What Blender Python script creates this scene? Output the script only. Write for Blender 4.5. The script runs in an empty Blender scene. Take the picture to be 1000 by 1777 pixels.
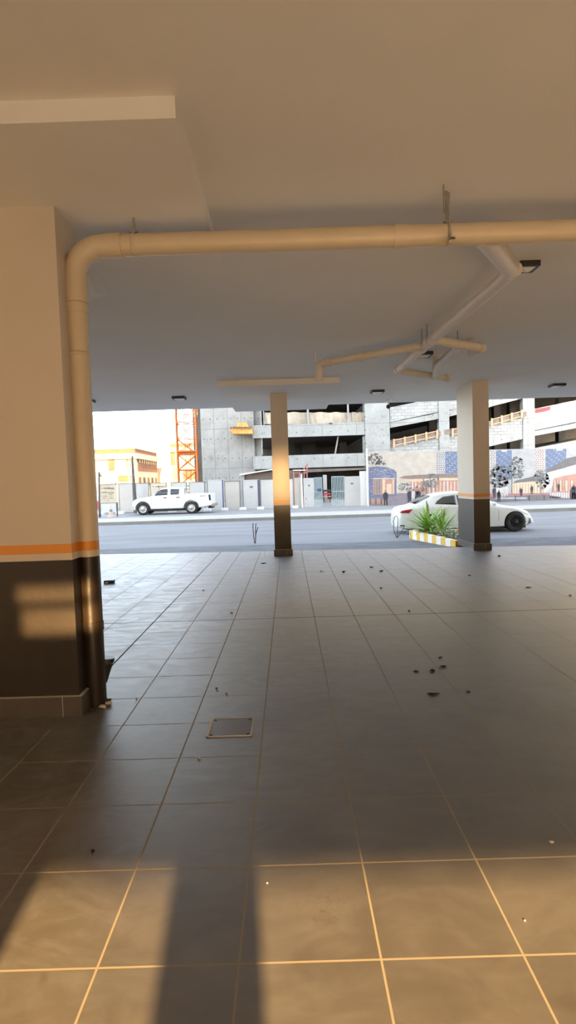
import bpy, bmesh, math, random
from mathutils import Vector, Matrix, noise
random.seed(7)
C = bpy.context.scene.collection
PI = math.pi

# ------------------------------------------------------------------ camera
F, CX, CY = 970.0, 500.0, 888.5
PITCH, ROLL, YAW = 0.0530, -0.0315, 0.0015
CAMZ = 1.684
def cam_matrix():
    cy, sy = math.cos(YAW), math.sin(YAW); cp, sp = math.cos(PITCH), math.sin(PITCH)
    cr, sr = math.cos(ROLL), math.sin(ROLL)
    B = Matrix(((1, 0, 0), (0, 0, -1), (0, 1, 0)))
    Yw = Matrix(((cy, sy, 0), (-sy, cy, 0), (0, 0, 1)))
    Pt = Matrix(((1, 0, 0), (0, cp, -sp), (0, sp, cp)))
    Rr = Matrix(((cr, -sr, 0), (sr, cr, 0), (0, 0, 1)))
    return Rr @ Pt @ B @ Yw
RM = cam_matrix(); RT = RM.transposed(); CAM = Vector((0, 0, CAMZ))
def ray(px, py): return RT @ Vector(((px - CX) / F, (py - CY) / F, 1.0))
def W(px, py, Y):            # surveyed point: pixel of the photo at a known distance Y
    d = ray(px, py); return CAM + d * (Y / d.y)
def G(px, py, z=0.0):        # point on the horizontal plane z
    d = ray(px, py); return CAM + d * ((z - CAMZ) / d.z)
cd = bpy.data.cameras.new('camera'); cam = bpy.data.objects.new('camera', cd); C.objects.link(cam)
cd.sensor_fit = 'HORIZONTAL'; cd.sensor_width = 36.0; cd.lens = F / 1000.0 * 36.0
cd.clip_end = 1000
m = Matrix((RM[0], -RM[1], -RM[2])).transposed().to_4x4(); m.translation = CAM
cam.matrix_world = m
bpy.context.scene.camera = cam

# ------------------------------------------------------------------ materials
def nt(name):
    mt = bpy.data.materials.new(name); mt.use_nodes = True
    t = mt.node_tree; return mt, t, t.nodes['Principled BSDF'], t.nodes, t.links
def mixcol(n, l, fac, a, b, kind='MIX'):
    x = n.new('ShaderNodeMix'); x.data_type = 'RGBA'; x.blend_type = kind
    for s, v in ((0, fac), (6, a), (7, b)):
        if isinstance(v, (int, float)): x.inputs[s].default_value = v
        elif isinstance(v, tuple): x.inputs[s].default_value = (*v, 1)
        else: l.new(v, x.inputs[s])
    return x.outputs[2]
def mth(n, l, op, a, b=None, c=None):
    x = n.new('ShaderNodeMath'); x.operation = op
    for i, v in enumerate((a, b, c)):
        if v is None: continue
        if isinstance(v, (int, float)): x.inputs[i].default_value = v
        else: l.new(v, x.inputs[i])
    return x.outputs[0]
def noisetex(n, l, co, scale, detail=4, rough=.6, dist=0.0):
    x = n.new('ShaderNodeTexNoise'); x.inputs['Scale'].default_value = scale
    x.inputs['Detail'].default_value = detail; x.inputs['Roughness'].default_value = rough
    x.inputs['Distortion'].default_value = dist
    l.new(co, x.inputs['Vector']); return x.outputs['Fac']
def ramp(n, l, fac, a, b):
    x = n.new('ShaderNodeMapRange'); l.new(fac, x.inputs[0])
    x.inputs[1].default_value = a; x.inputs[2].default_value = b; x.clamp = True
    return x.outputs[0]
def bump(n, l, b, h, strength=.3, dist=.01):
    x = n.new('ShaderNodeBump'); x.inputs['Strength'].default_value = strength
    x.inputs['Distance'].default_value = dist; l.new(h, x.inputs['Height']); l.new(x.outputs[0], b.inputs['Normal'])
def P(name, col, rough=.6, metal=0.0, var=.12, scale=6.0, bmp=0.0, spec=.5, alpha=None):
    mt, t, b, n, l = nt(name)
    co = n.new('ShaderNodeTexCoord').outputs['Object']
    f = noisetex(n, l, co, scale)
    dark = tuple(c * (1 - var) for c in col); lite = tuple(min(1, c * (1 + var)) for c in col)
    l.new(mixcol(n, l, ramp(n, l, f, .3, .7), dark, lite), b.inputs['Base Color'])
    b.inputs['Roughness'].default_value = rough; b.inputs['Metallic'].default_value = metal
    b.inputs['Specular IOR Level'].default_value = spec
    if bmp: bump(n, l, b, noisetex(n, l, co, scale * 8), bmp, .004)
    return mt
M = {}
M['ceiling'] = P('ceiling_paint', (.80, .77, .735), .75, var=.03, scale=.7, bmp=.15)
M['cream'] = P('cream_wall_paint', (.63, .55, .46), .55, var=.03, scale=1.2, bmp=.2)
M['dado'] = P('brown_enamel_paint', (.030, .020, .013), .36, var=.2, scale=2.5, bmp=.35, spec=.3)
M['orange_line'] = P('orange_line_paint', (.72, .27, .025), .4, var=.05)
M['pipe'] = P('cream_pipe_paint', (.64, .53, .38), .38, var=.04, scale=3, bmp=.12)
M['pipe_branch'] = P('branch_pipe_paint', (.68, .60, .51), .45, var=.05, scale=4, bmp=.12)
M['steel'] = P('galvanised_steel', (.35, .33, .31), .45, .6, var=.2, scale=12)
M['black'] = P('black_plastic', (.02, .02, .021), .45, var=.1)
M['diffuser'] = P('frosted_diffuser', (.82, .83, .82), .35, var=.02)
M['skirting'] = P('brown_skirting_tile', (.085, .062, .045), .3, var=.15, scale=5)
M['grout'] = P('pale_grout', (.5, .43, .33), .8, var=.1)
M['carpaint'] = P('white_car_paint', (.80, .84, .83), .18, var=.01, scale=1)
M['carglass'] = P('dark_car_glass', (.012, .016, .018), .04, var=.1, spec=.8)
M['tire'] = P('tyre_rubber', (.018, .018, .018), .75, var=.2)
M['rim'] = P('silver_steel_wheel', (.55, .55, .54), .35, .7, var=.08)
M['rimdark'] = P('black_steel_wheel', (.012, .012, .013), .4, .2, var=.1)
M['redlamp'] = P('red_tail_lamp', (.42, .012, .012), .15, var=.1)
M['headlamp'] = P('clear_head_lamp', (.75, .78, .78), .1, var=.03)
M['yellow'] = P('yellow_kerb_paint', (.78, .47, .05), .6, var=.08)
M['white'] = P('white_paint', (.82, .82, .79), .6, var=.05)
M['soil'] = P('dark_soil', (.09, .065, .045), .95, var=.4, scale=14, bmp=.8)
M['leaf'] = P('fresh_green_leaf', (.30, .50, .08), .45, var=.35, scale=9)
M['leafpale'] = P('pale_green_leaf', (.42, .56, .20), .5, var=.4, scale=12)
M['stem'] = P('brown_stem', (.16, .12, .06), .8, var=.3)
M['flower'] = P('white_flower', (.85, .85, .80), .6, var=.05)
M['rust'] = P('rusty_wire', (.09, .055, .05), .7, .3, var=.3)
M['sheet'] = P('pale_metal_sheet', (.50, .51, .50), .5, .0, var=.06, scale=1.5, bmp=.1)
M['sheetwarm'] = P('cream_metal_sheet', (.48, .46, .42), .5, .0, var=.06, scale=1.5, bmp=.1)
M['frame'] = P('dark_grey_frame', (.16, .18, .20), .5, .3, var=.15)
M['navy'] = P('navy_blue_frame', (.06, .09, .24), .5, .2, var=.15)
M['gate'] = P('pale_blue_gate_paint', (.42, .53, .56), .5, .1, var=.1)
M['block'] = P('white_plaster_block', (.78, .78, .75), .85, var=.08, scale=4)
M['timber'] = P('raw_timber', (.62, .36, .20), .8, var=.2, scale=5)
M['mesh'] = P('grey_debris_netting', (.22, .18, .16), .95, var=.3, scale=3)
M['tarp'] = P('beige_tarpaulin', (.40, .35, .28), .85, var=.25, scale=.8, bmp=.4)
M['ply'] = P('orange_plywood', (.62, .30, .08), .75, var=.25, scale=2)
M['darkcon'] = P('shade_dark_concrete', (.07, .066, .06), .9, var=.4, scale=.4)  # interior concrete, its colour darkened to stand for shade in the depth
M['crane'] = P('orange_crane_paint', (.50, .13, .025), .5, .1, var=.12)
M['cranegrey'] = P('grey_crane_steel', (.14, .11, .10), .55, .3, var=.15)
M['stone'] = P('honey_stone_render', (.50, .40, .24), .85, var=.1, scale=.6)
M['brickpanel'] = P('orange_brick_panel', (.17, .065, .03), .85, var=.25, scale=1.2)
M['winframe'] = P('yellow_window_recess', (.30, .24, .12), .7, var=.2, scale=.7)
M['darkopen'] = P('dark_opening', (.04, .03, .02), .8, var=.3)
M['sign'] = P('tan_sign_board', (.58, .51, .39), .7, var=.06)
M['ink'] = P('dark_sign_ink', (.06, .055, .05), .7, var=.1)
M['post'] = P('dark_post', (.10, .09, .085), .6, .2, var=.2)
M['cone'] = P('faded_traffic_cone', (.55, .42, .34), .6, var=.1)
M['brown'] = P('brown_shed_wall', (.16, .12, .10), .85, var=.25, scale=1.5)
M['redred'] = P('red_paint', (.62, .05, .06), .7, var=.2)
M['pinksteel'] = P('red_oxide_steel', (.42, .18, .17), .6, var=.15)
M['leafdry'] = P('dry_black_leaf', (.025, .022, .02), .85, var=.4, scale=30)
M['paper'] = P('white_paper_scrap', (.80, .80, .76), .8, var=.05)
M['pebble'] = P('pale_pebble', (.60, .52, .38), .8, var=.15, scale=30)
M['kerb'] = P('grey_kerb_stone', (.27, .27, .25), .85, var=.12, scale=3)
M['walk'] = P('pale_sidewalk', (.42, .42, .43), .9, var=.06, scale=1.2)
M['dirt'] = P('grey_dirt_ground', (.26, .255, .25), .95, var=.15, scale=.9)
M['sand'] = P('sandy_ground', (.42, .36, .27), .95, var=.15, scale=.3)

def floor_mat():
    mt, t, b, n, l = nt('grey_brown_floor_tiles')
    co = n.new('ShaderNodeTexCoord').outputs['Object']
    sp = n.new('ShaderNodeSeparateXYZ'); l.new(co, sp.inputs[0])
    X, Y = sp.outputs[0], sp.outputs[1]
    def axis(v, off):
        u = mth(n, l, 'DIVIDE', mth(n, l, 'SUBTRACT', v, off), .5)
        fr = mth(n, l, 'FRACT', u); d = mth(n, l, 'ABSOLUTE', mth(n, l, 'SUBTRACT', fr, .5))
        return mth(n, l, 'FLOOR', u), mth(n, l, 'MULTIPLY', mth(n, l, 'SUBTRACT', .5, d), .5)
    ix, dx = axis(X, -.4494 * .5); iy, dy = axis(Y, 3.7559 * .5)
    dmin = mth(n, l, 'MINIMUM', dx, dy)
    grout = mth(n, l, 'LESS_THAN', dmin, .0042)
    jx = mth(n, l, 'ABSOLUTE', mth(n, l, 'SUBTRACT', X, -1.7247))
    jx = mth(n, l, 'ADD', jx, mth(n, l, 'LESS_THAN', Y, 4.3))      # the wide joint starts behind the left pillar
    jy = mth(n, l, 'ABSOLUTE', mth(n, l, 'SUBTRACT', Y, 6.878))
    joint = mth(n, l, 'LESS_THAN', mth(n, l, 'MINIMUM', jx, jy), .0075)
    cb = n.new('ShaderNodeCombineXYZ'); l.new(ix, cb.inputs[0]); l.new(iy, cb.inputs[1])
    wn = n.new('ShaderNodeTexWhiteNoise'); wn.noise_dimensions = '2D'; l.new(cb.outputs[0], wn.inputs['Vector'])
    n1 = noisetex(n, l, co, 2.2, 6, .65, .6); mpd = n.new('ShaderNodeMapping'); mpd.inputs['Scale'].default_value = (1, 2.2, 1); mpd.inputs['Rotation'].default_value = (0, 0, .5); l.new(co, mpd.inputs['Vector'])
    n2 = noisetex(n, l, mpd.outputs[0], 2.6, 9, .72, 1.6)
    base = mixcol(n, l, ramp(n, l, n1, .3, .7), (.072, .060, .046), (.122, .103, .080))
    base = mixcol(n, l, mth(n, l, 'MULTIPLY', wn.outputs['Value'], .35), base, (.070, .058, .044))
    # pale dust smears and foot marks, plus painted floor sheen growing left and far
    dust = ramp(n, l, n2, .42, .85)
    sheen_rise = ramp(n, l, mth(n, l, 'ADD', mth(n, l, 'MULTIPLY', X, -.8), mth(n, l, 'MULTIPLY', Y, .5)), 1.2, 7.0)
    dust_sheen = mth(n, l, 'MULTIPLY', dust, mth(n, l, 'ADD', .12, mth(n, l, 'MULTIPLY', sheen_rise, .88)))
    base = mixcol(n, l, dust_sheen, base, (.38, .40, .41))
    # scuffs on the tile straight ahead of the camera
    mp = n.new('ShaderNodeVectorMath'); mp.operation = 'DISTANCE'; l.new(co, mp.inputs[0]); mp.inputs[1].default_value = (.115, 2.13, 0)
    sc = mth(n, l, 'MULTIPLY', ramp(n, l, mp.outputs['Value'], .17, .05), ramp(n, l, noisetex(n, l, co, 38, 5, .8, 1.2), .52, .6))
    base = mixcol(n, l, mth(n, l, 'MULTIPLY', sc, .55), base, (.05, .04, .03))
    base = mixcol(n, l, grout, base, (.27, .225, .16))
    base = mixcol(n, l, joint, base, (.03, .028, .025))
    l.new(base, b.inputs['Base Color']); b.inputs['IOR'].default_value = 1.62
    r = mth(n, l, 'ADD', .385, mth(n, l, 'MULTIPLY', n1, .10))
    r = mth(n, l, 'ADD', r, mth(n, l, 'MULTIPLY', dust_sheen, .25))
    g2 = mth(n, l, 'MAXIMUM', grout, joint)
    r = mth(n, l, 'ADD', r, mth(n, l, 'MULTIPLY', g2, .6))
    l.new(mth(n, l, 'MINIMUM', r, 1.0), b.inputs['Roughness'])
    l.new(mth(n, l, 'MULTIPLY', mth(n, l, 'SUBTRACT', 1, g2), 1.0), b.inputs['Specular IOR Level'])
    h = mth(n, l, 'ADD', mth(n, l, 'MULTIPLY', mth(n, l, 'SUBTRACT', 1, g2), 1.0), mth(n, l, 'MULTIPLY', n1, .25))
    bump(n, l, b, h, .25, .002)
    return mt
M['floor'] = floor_mat()

def asphalt():
    mt, t, b, n, l = nt('pale_dusty_asphalt')
    co = n.new('ShaderNodeTexCoord').outputs['Object']
    mp = n.new('ShaderNodeMapping'); mp.inputs['Scale'].default_value = (.12, .9, 1); l.new(co, mp.inputs['Vector'])
    n1 = noisetex(n, l, mp.outputs[0], 1.3, 6, .7, .4); n2 = noisetex(n, l, co, 20, 3)
    c = mixcol(n, l, ramp(n, l, n1, .35, .68), (.17, .18, .195), (.26, .27, .285))
    c = mixcol(n, l, mth(n, l, 'MULTIPLY', ramp(n, l, n2, .45, .7), .25), c, (.16, .165, .18))
    l.new(c, b.inputs['Base Color']); b.inputs['Roughness'].default_value = .85
    bump(n, l, b, n2, .3, .004); return mt
M['asphalt'] = asphalt()
M['apron'] = P('dark_asphalt_apron', (.13, .14, .155), .9, var=.3, scale=1.4, bmp=.4)

def concrete(name, a, bcol, sx, sz, holes=True, stain=.5):
    mt, t, b, n, l = nt(name)
    co = n.new('ShaderNodeTexCoord').outputs['Object']
    sp = n.new('ShaderNodeSeparateXYZ'); l.new(co, sp.inputs[0]); X, Z = sp.outputs[0], sp.outputs[2]
    n1 = noisetex(n, l, co, .55, 8, .7, .3); n2 = noisetex(n, l, co, 2.6, 6, .75, .8)
    c = mixcol(n, l, ramp(n, l, n1, .3, .7), a, bcol)
    c = mixcol(n, l, mth(n, l, 'MULTIPLY', ramp(n, l, n2, .55, .75), stain), c, tuple(v * .5 for v in a))
    def d(v, s, off):
        u = mth(n, l, 'FRACT', mth(n, l, 'DIVIDE', mth(n, l, 'ADD', v, off), s))
        return mth(n, l, 'MULTIPLY', mth(n, l, 'SUBTRACT', .5, mth(n, l, 'ABSOLUTE', mth(n, l, 'SUBTRACT', u, .5))), s)
    dx = d(X, sx, 100.3); dz = d(Z, sz, 50.1)
    ln = mth(n, l, 'LESS_THAN', mth(n, l, 'MINIMUM', dx, dz), .025)
    c = mixcol(n, l, mth(n, l, 'MULTIPLY', ln, mth(n, l, 'ADD', .15, mth(n, l, 'MULTIPLY', n1, .7))), c, tuple(v * .42 for v in a))
    if holes:
        hx = mth(n, l, 'SUBTRACT', d(X, sx / 2, 100.3 + sx / 4), .0); hz = d(Z, sz / 2, 50.1 + sz / 4)
        dd = mth(n, l, 'SQRT', mth(n, l, 'ADD', mth(n, l, 'MULTIPLY', hx, hx), mth(n, l, 'MULTIPLY', hz, hz)))
        c = mixcol(n, l, mth(n, l, 'MULTIPLY', mth(n, l, 'LESS_THAN', dd, .06), .75), c, tuple(v * .3 for v in a))
    l.new(c, b.inputs['Base Color']); b.inputs['Roughness'].default_value = .9
    bump(n, l, b, n2, .4, .02); return mt
M['con'] = concrete('pale_cast_concrete', (.26, .27, .26), (.37, .38, .365), 3.1, 2.4, stain=.75)
M['conraw'] = concrete('grey_form_concrete', (.21, .21, .20), (.33, .33, .315), 1.25, 3.6, stain=.65)
def blockwall():
    mt, t, b, n, l = nt('grey_concrete_blocks')
    co = n.new('ShaderNodeTexCoord').outputs['Object']
    sp = n.new('ShaderNodeSeparateXYZ'); l.new(co, sp.inputs[0])
    cb = n.new('ShaderNodeCombineXYZ'); l.new(sp.outputs[0], cb.inputs[0]); l.new(sp.outputs[2], cb.inputs[1])
    br = n.new('ShaderNodeTexBrick'); l.new(cb.outputs[0], br.inputs['Vector'])
    br.inputs['Scale'].default_value = 1; br.inputs['Brick Width'].default_value = .6; br.inputs['Row Height'].default_value = .28
    br.inputs['Mortar Size'].default_value = .022
    br.inputs['Color1'].default_value = (.28, .29, .285, 1); br.inputs['Color2'].default_value = (.38, .39, .38, 1)
    br.inputs['Mortar'].default_value = (.19, .19, .185, 1)
    n1 = noisetex(n, l, co, .8, 6)
    l.new(mixcol(n, l, mth(n, l, 'MULTIPLY', ramp(n, l, n1, .4, .7), .4), br.outputs['Color'], (.47, .47, .46)), b.inputs['Base Color'])
    b.inputs['Roughness'].default_value = .95; return mt
M['blocks'] = blockwall()

# ------------------------------------------------------------------ mesh builder
class MB:
    def __init__(s): s.v = []; s.f = []; s.mi = []; s.mats = []; s.sm = []
    def mat(s, m):
        if m not in s.mats: s.mats.append(m)
        return s.mats.index(m)
    def add(s, vs, fs, m, smooth=False):
        o = len(s.v); k = s.mat(m); s.v += [Vector(v) for v in vs]
        for f in fs: s.f.append([o + i for i in f]); s.mi.append(k); s.sm.append(smooth)
        return s
    def box(s, x0, x1, y0, y1, z0, z1, m):
        vs = [(x, y, z) for z in (z0, z1) for y in (y0, y1) for x in (x0, x1)]
        return s.add(vs, [(0, 2, 3, 1), (4, 5, 7, 6), (0, 1, 5, 4), (1, 3, 7, 5), (3, 2, 6, 7), (2, 0, 4, 6)], m)
    def prism(s, pts, vec, m):        # polygon of points extruded along a vector
        n = len(pts); p = [Vector(q) for q in pts]; vec = Vector(vec)
        return s.add(p + [q + vec for q in p], [tuple(range(n)), tuple(range(2 * n - 1, n - 1, -1))] +
                     [(i, i + n, (i + 1) % n + n, (i + 1) % n) for i in range(n)], m)
    def tube(s, path, r, m, seg=14, cap=True):
        path = [Vector(p) for p in path]; rr = r if isinstance(r, (list, tuple)) else [r] * len(path)
        up = None; vs = []
        for i, p in enumerate(path):
            a = path[max(i - 1, 0)]; b = path[min(i + 1, len(path) - 1)]; t = (b - a).normalized()
            if up is None:
                up = t.orthogonal().normalized()
            up = (up - t * up.dot(t)).normalized(); sd = t.cross(up)
            vs += [p + (up * math.cos(2 * PI * k / seg) + sd * math.sin(2 * PI * k / seg)) * rr[i] for k in range(seg)]
        fs = [(i * seg + k, i * seg + (k + 1) % seg, (i + 1) * seg + (k + 1) % seg, (i + 1) * seg + k)
              for i in range(len(path) - 1) for k in range(seg)]
        s.add(vs, fs, m, True)
        if cap:
            o = len(vs); s.add(vs[:seg], [tuple(range(seg - 1, -1, -1))], m); s.add(vs[-seg:], [tuple(range(seg))], m)
        return s
    def lathe(s, c, axis, prof, m, seg=28):   # prof: (distance along axis, radius)
        ax = Vector(axis).normalized(); up = ax.orthogonal().normalized(); sd = ax.cross(up); vs = []
        for h, r in prof:
            vs += [Vector(c) + ax * h + (up * math.cos(2 * PI * k / seg) + sd * math.sin(2 * PI * k / seg)) * r for k in range(seg)]
        fs = [(i * seg + k, i * seg + (k + 1) % seg, (i + 1) * seg + (k + 1) % seg, (i + 1) * seg + k)
              for i in range(len(prof) - 1) for k in range(seg)]
        return s.add(vs, fs, m, True)
    def blob(s, c, r, m, seed=0, jag=.3, flat=1.0, sub=1):
        bm = bmesh.new(); bmesh.ops.create_icosphere(bm, subdivisions=sub, radius=1)
        rnd = random.Random(seed); vs = []
        for v in bm.verts:
            k = 1 + rnd.uniform(-jag, jag); vs.append(Vector(c) + Vector((v.co.x * r[0] * k, v.co.y * r[1] * k, v.co.z * r[2] * k * flat)))
        s.add(vs, [tuple(v.index for v in f.verts) for f in bm.faces], m); bm.free(); return s
    def build(s, name, parent=None, label=None, origin=None, bevel=0):
        if origin is None:
            if parent is not None:
                q = parent
                origin = Vector(q['_o']) if '_o' in q else Vector((0, 0, 0))
            else: origin = Vector((0, 0, 0))
        me = bpy.data.meshes.new(name); me.from_pydata([tuple(v - origin) for v in s.v], [], s.f)
        for m_ in s.mats: me.materials.append(m_)
        me.polygons.foreach_set('material_index', s.mi); me.polygons.foreach_set('use_smooth', s.sm)
        bm = bmesh.new(); bm.from_mesh(me); bmesh.ops.recalc_face_normals(bm, faces=bm.faces); bm.to_mesh(me); bm.free()
        me.update()
        o = bpy.data.objects.new(name, me); C.objects.link(o)
        if parent is not None:
            o.parent = parent
            OR[o.name] = tuple(origin)
        else:
            o.location = origin
        if label: o['label'] = label
        if bevel:
            md = o.modifiers.new('bevel', 'BEVEL'); md.width = bevel; md.segments = 2; md.limit_method = 'ANGLE'
        return o
OR = {}
def build(mb, name, parent=None, label=None, bevel=0):
    if parent is None:
        return mb.build(name, None, label, bevel=bevel)
    org = Vector(OR[parent.name]); return mb.build(name, parent, label, origin=org, bevel=bevel)
def thing(name, label, cat, loc=(0, 0, 0), group=None, local=False):
    o = bpy.data.objects.new(name, None); C.objects.link(o); o.location = loc; o.empty_display_size = .1
    OR[o.name] = (0, 0, 0) if local else tuple(loc)
    o['label'] = label; o['category'] = cat
    if group: o['group'] = group
    return o
def solo(mb, name, label, cat, group=None, kind=None, bevel=0):
    xs = [v.x for v in mb.v]; ys = [v.y for v in mb.v]; zs = [v.z for v in mb.v]
    org = Vector(((min(xs) + max(xs)) / 2, (min(ys) + max(ys)) / 2, min(zs)))
    o = mb.build(name, None, label, origin=org, bevel=bevel); o['category'] = cat
    if group: o['group'] = group
    if kind: o['kind'] = kind
    return o
def struct(mb, name, label=None, bevel=0):
    o = mb.build(name, None, label, bevel=bevel); o['kind'] = 'structure'; return o
def copy_tree(o, parent=None):
    c = o.copy(); C.objects.link(c)
    if parent: c.parent = parent
    for ch in list(o.children): copy_tree(ch, c)
    return c
def bpx(mb, x0, y0, x1, y1, Y, th, m, zb=None):    # axis-aligned box whose front face spans a surveyed rectangle
    xm, ym = (x0 + x1) / 2, (y0 + y1) / 2
    X0, X1 = W(x0, ym, Y).x, W(x1, ym, Y).x
    Z1 = W(xm, y0, Y).z; Z0 = zb if zb is not None else W(xm, y1, Y).z
    return mb.box(X0, X1, Y, Y + th, Z0, Z1, m)
def ppx(mb, pts, Y, th, m):
    return mb.prism([W(x, y, Y) for x, y in pts], (0, th, 0), m)

# ------------------------------------------------------------------ setting
CEIL = 3.82; DROP = 3.70; SLOPE_Z = -.20; WALKZ = -.05
REAR = -9.4; FRONT = 15.8
fl = MB()
NX, NY = 1, 1
pts = [(-16, REAR, 0), (26, REAR, 0), (26, 11.2, 0), (6.7, 13.05, 0), (-5.4, 14.25, 0), (-16, 15.2, 0)]
fl.prism([Vector(p) - Vector((0, 0, .25)) for p in pts], (0, 0, .25), M['floor'])
struct(fl, 'floor', 'grey brown porcelain tiled parking floor')
cl = MB().box(-20, 30, REAR, FRONT, CEIL, CEIL + .3, M['ceiling']); struct(cl, 'ceiling', 'off white painted parking ceiling')
up = MB().box(-20, 30, REAR, FRONT, CEIL + .3, 26.5, M['cream']); struct(up, 'shade_block_upper')  # unseen block above the ceiling, added and sized to shade the street
struct(MB().box(-6.6, -6.4, REAR, 9.0, -.02, CEIL, M['cream']), 'sky_block_left')  # unseen side wall added to darken the interior
struct(MB().box(10.2, 10.4, REAR, 12.0, -.02, CEIL, M['cream']), 'sky_block_right')  # same on the right: out of view, added to cut side light
struct(MB().box(-45, 45, -40, -30, -.02, 8.6, M['stone']), 'sky_block_rear', 'unseen long low block added behind the parking to cut sky light')  # added out of view to block the bright low sky
# drop panels over the pillars
a = G(305, 205, DROP); bfar = G(392, 467, DROP)
struct(MB().box(-4.2, a.x, a.y, bfar.y, DROP, CEIL + .02, M['ceiling']), 'trim_1', 'square drop panel above the left pillar')
c0 = W(377, 670, 11.67); c1 = W(590, 668, 11.67)
struct(MB().box(c0.x, c1.x, 11.67, FRONT - .03, DROP, CEIL + .02, M['ceiling']), 'trim_2', 'square drop panel above the middle pillar')
# street
ap = MB(); ap.prism([(-5.4, 14.25, -.005), (6.7, 13.05, -.005), (26, 11.2, -.005), (26, 16.2, SLOPE_Z + .004), (-16, 17.4, SLOPE_Z + .004), (-16, 15.2, -.005)][::-1], (0, 0, -.3), M['apron'])
struct(ap, 'apron', 'dark asphalt apron between tiles and street')
struct(MB().box(-60, 60, 14.0, 28.2, SLOPE_Z - .3, SLOPE_Z, M['asphalt']), 'road', 'pale dusty asphalt street')
struct(MB().box(-60, 60, 28.2, 28.5, SLOPE_Z - .3, WALKZ + .0, M['kerb']), 'kerb', 'grey kerb along the far side of the street')
struct(MB().box(-60, 60, 28.5, 31.8, SLOPE_Z - .3, WALKZ - .004, M['walk']), 'sidewalk', 'pale sidewalk across the street')
struct(MB().box(-60, 60, 31.8, 49.0, SLOPE_Z - .3, WALKZ - .006, M['dirt']), 'ground_verge', 'grey dirt strip under the fence')
struct(MB().box(-200, 200, 49.0, 400, SLOPE_Z - .3, WALKZ - .01, M['sand']), 'ground', 'sandy building ground')
struct(MB().box(-200, -60, -60, 49.0, SLOPE_Z - .3, WALKZ - .01, M['sand']), 'ground_side')
struct(MB().box(60, 200, -60, 49.0, SLOPE_Z - .3, WALKZ - .01, M['sand']), 'ground_side')
struct(MB().box(-60, 60, -60, REAR, SLOPE_Z - .3, -.02, M['asphalt']), 'ground_rear')
struct(MB().box(-60, -16, REAR, 14.0, SLOPE_Z - .3, SLOPE_Z, M['asphalt']), 'ground_side')
struct(MB().box(26, 60, REAR, 14.0, SLOPE_Z - .3, SLOPE_Z, M['asphalt']), 'ground_side')

# ------------------------------------------------------------------ pillars
ZS = (1.165, 1.215, 1.285)
def pillar(label, x0, x1, y0, y1, top, group=None, skirt=True):
    t = thing('pillar', label, 'pillar', ((x0 + x1) / 2, (y0 + y1) / 2, 0), group)
    build(MB().box(x0, x1, y0, y1, ZS[2], top + .01, M['cream']), 'shaft', t, 'cream painted shaft')
    build(MB().box(x0, x1, y0, y1, ZS[1], ZS[2], M['orange_line']), 'painted_band', t, 'orange painted line')
    build(MB().box(x0, x1, y0, y1, ZS[0], ZS[1], M['cream']), 'painted_band', t, 'thin cream band')
    build(MB().box(x0, x1, y0, y1, 0, ZS[0], M['dado']), 'painted_base', t, 'dark brown glossy base')
    if skirt:
        k = MB(); s = .025
        # four tile strips with a pale joint
        k.box(x0 - s, x1 + s, y0 - s, y0, 0, .15, M['skirting']); k.box(x0 - s, x1 + s, y1, y1 + s, 0, .15, M['skirting'])
        k.box(x0 - s, x0, y0, y1, 0, .15, M['skirting']); k.box(x1, x1 + s, y0, y1, 0, .15, M['skirting'])
        o = build(k, 'skirting', t, 'brown tile skirting')
        j = MB(); j.box(x0 - s - .001, x1 + s + .001, y0 - s - .001, y0, .15, .153, M['grout']); j.box(x1, x1 + s + .001, y0, y1, .15, .153, M['grout'])
        xx = x1 - .12
        j.box(xx, xx + .004, y0 - s - .002, y0 - s, 0, .15, M['grout'])
        while xx > x0 + .2:
            xx -= .5; j.box(xx, xx + .004, y0 - s - .002, y0 - s, 0, .15, M['grout'])
        build(j, 'grout_line', o)
    return t
lf = G(141, 1243, 0)                       # front right corner of the left pillar's skirting
LY0 = lf.y + .025; LX1 = lf.x - .015
pillar('wide pillar at the left edge, cream above and dark brown below, beside the drain pipe', LX1 - 1.3, LX1, LY0, LY0 + .42, DROP)
mf = G(492, 965, 0); mx0 = W(474, 850, mf.y).x; mx1 = W(503, 850, mf.y).x
pillar('slim middle pillar under a square drop panel, with a warm golden glow on its cream face', mx0, mx1, mf.y + .025, mf.y + 1.05, DROP)
rf = G(838, 955, 0); rx0 = W(822.5, 820, rf.y).x; rx1 = W(850.5, 820, rf.y).x
pillar('right pillar beside the planter, its pale left face and shaded front both in view', rx0, rx1, rf.y + .025, rf.y + 1.2, CEIL)
# pillars of the row behind the camera: their shadows fall on the floor in the foreground
SUNAZ = .092                                # sun travels towards +y and a little to -x
SUNEL = math.radians(18)
def back(px, py, y):
    g = G(px, py, 0); return g.x + SUNAZ * (g.y - y)
q0, q1 = back(262, 1777, -4.0) + .05, back(462, 1777, -4.0)
pillar('slim pillar behind the viewpoint casting the long foreground shadow', q0, q1, -4.6, -4.0, CEIL)
q2 = back(20, 1620, -4.0)
pillar('wide pillar behind the viewpoint casting the shadow at the lower left', q2 - 1.6, q2, -4.5, -4.0, CEIL)

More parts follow.
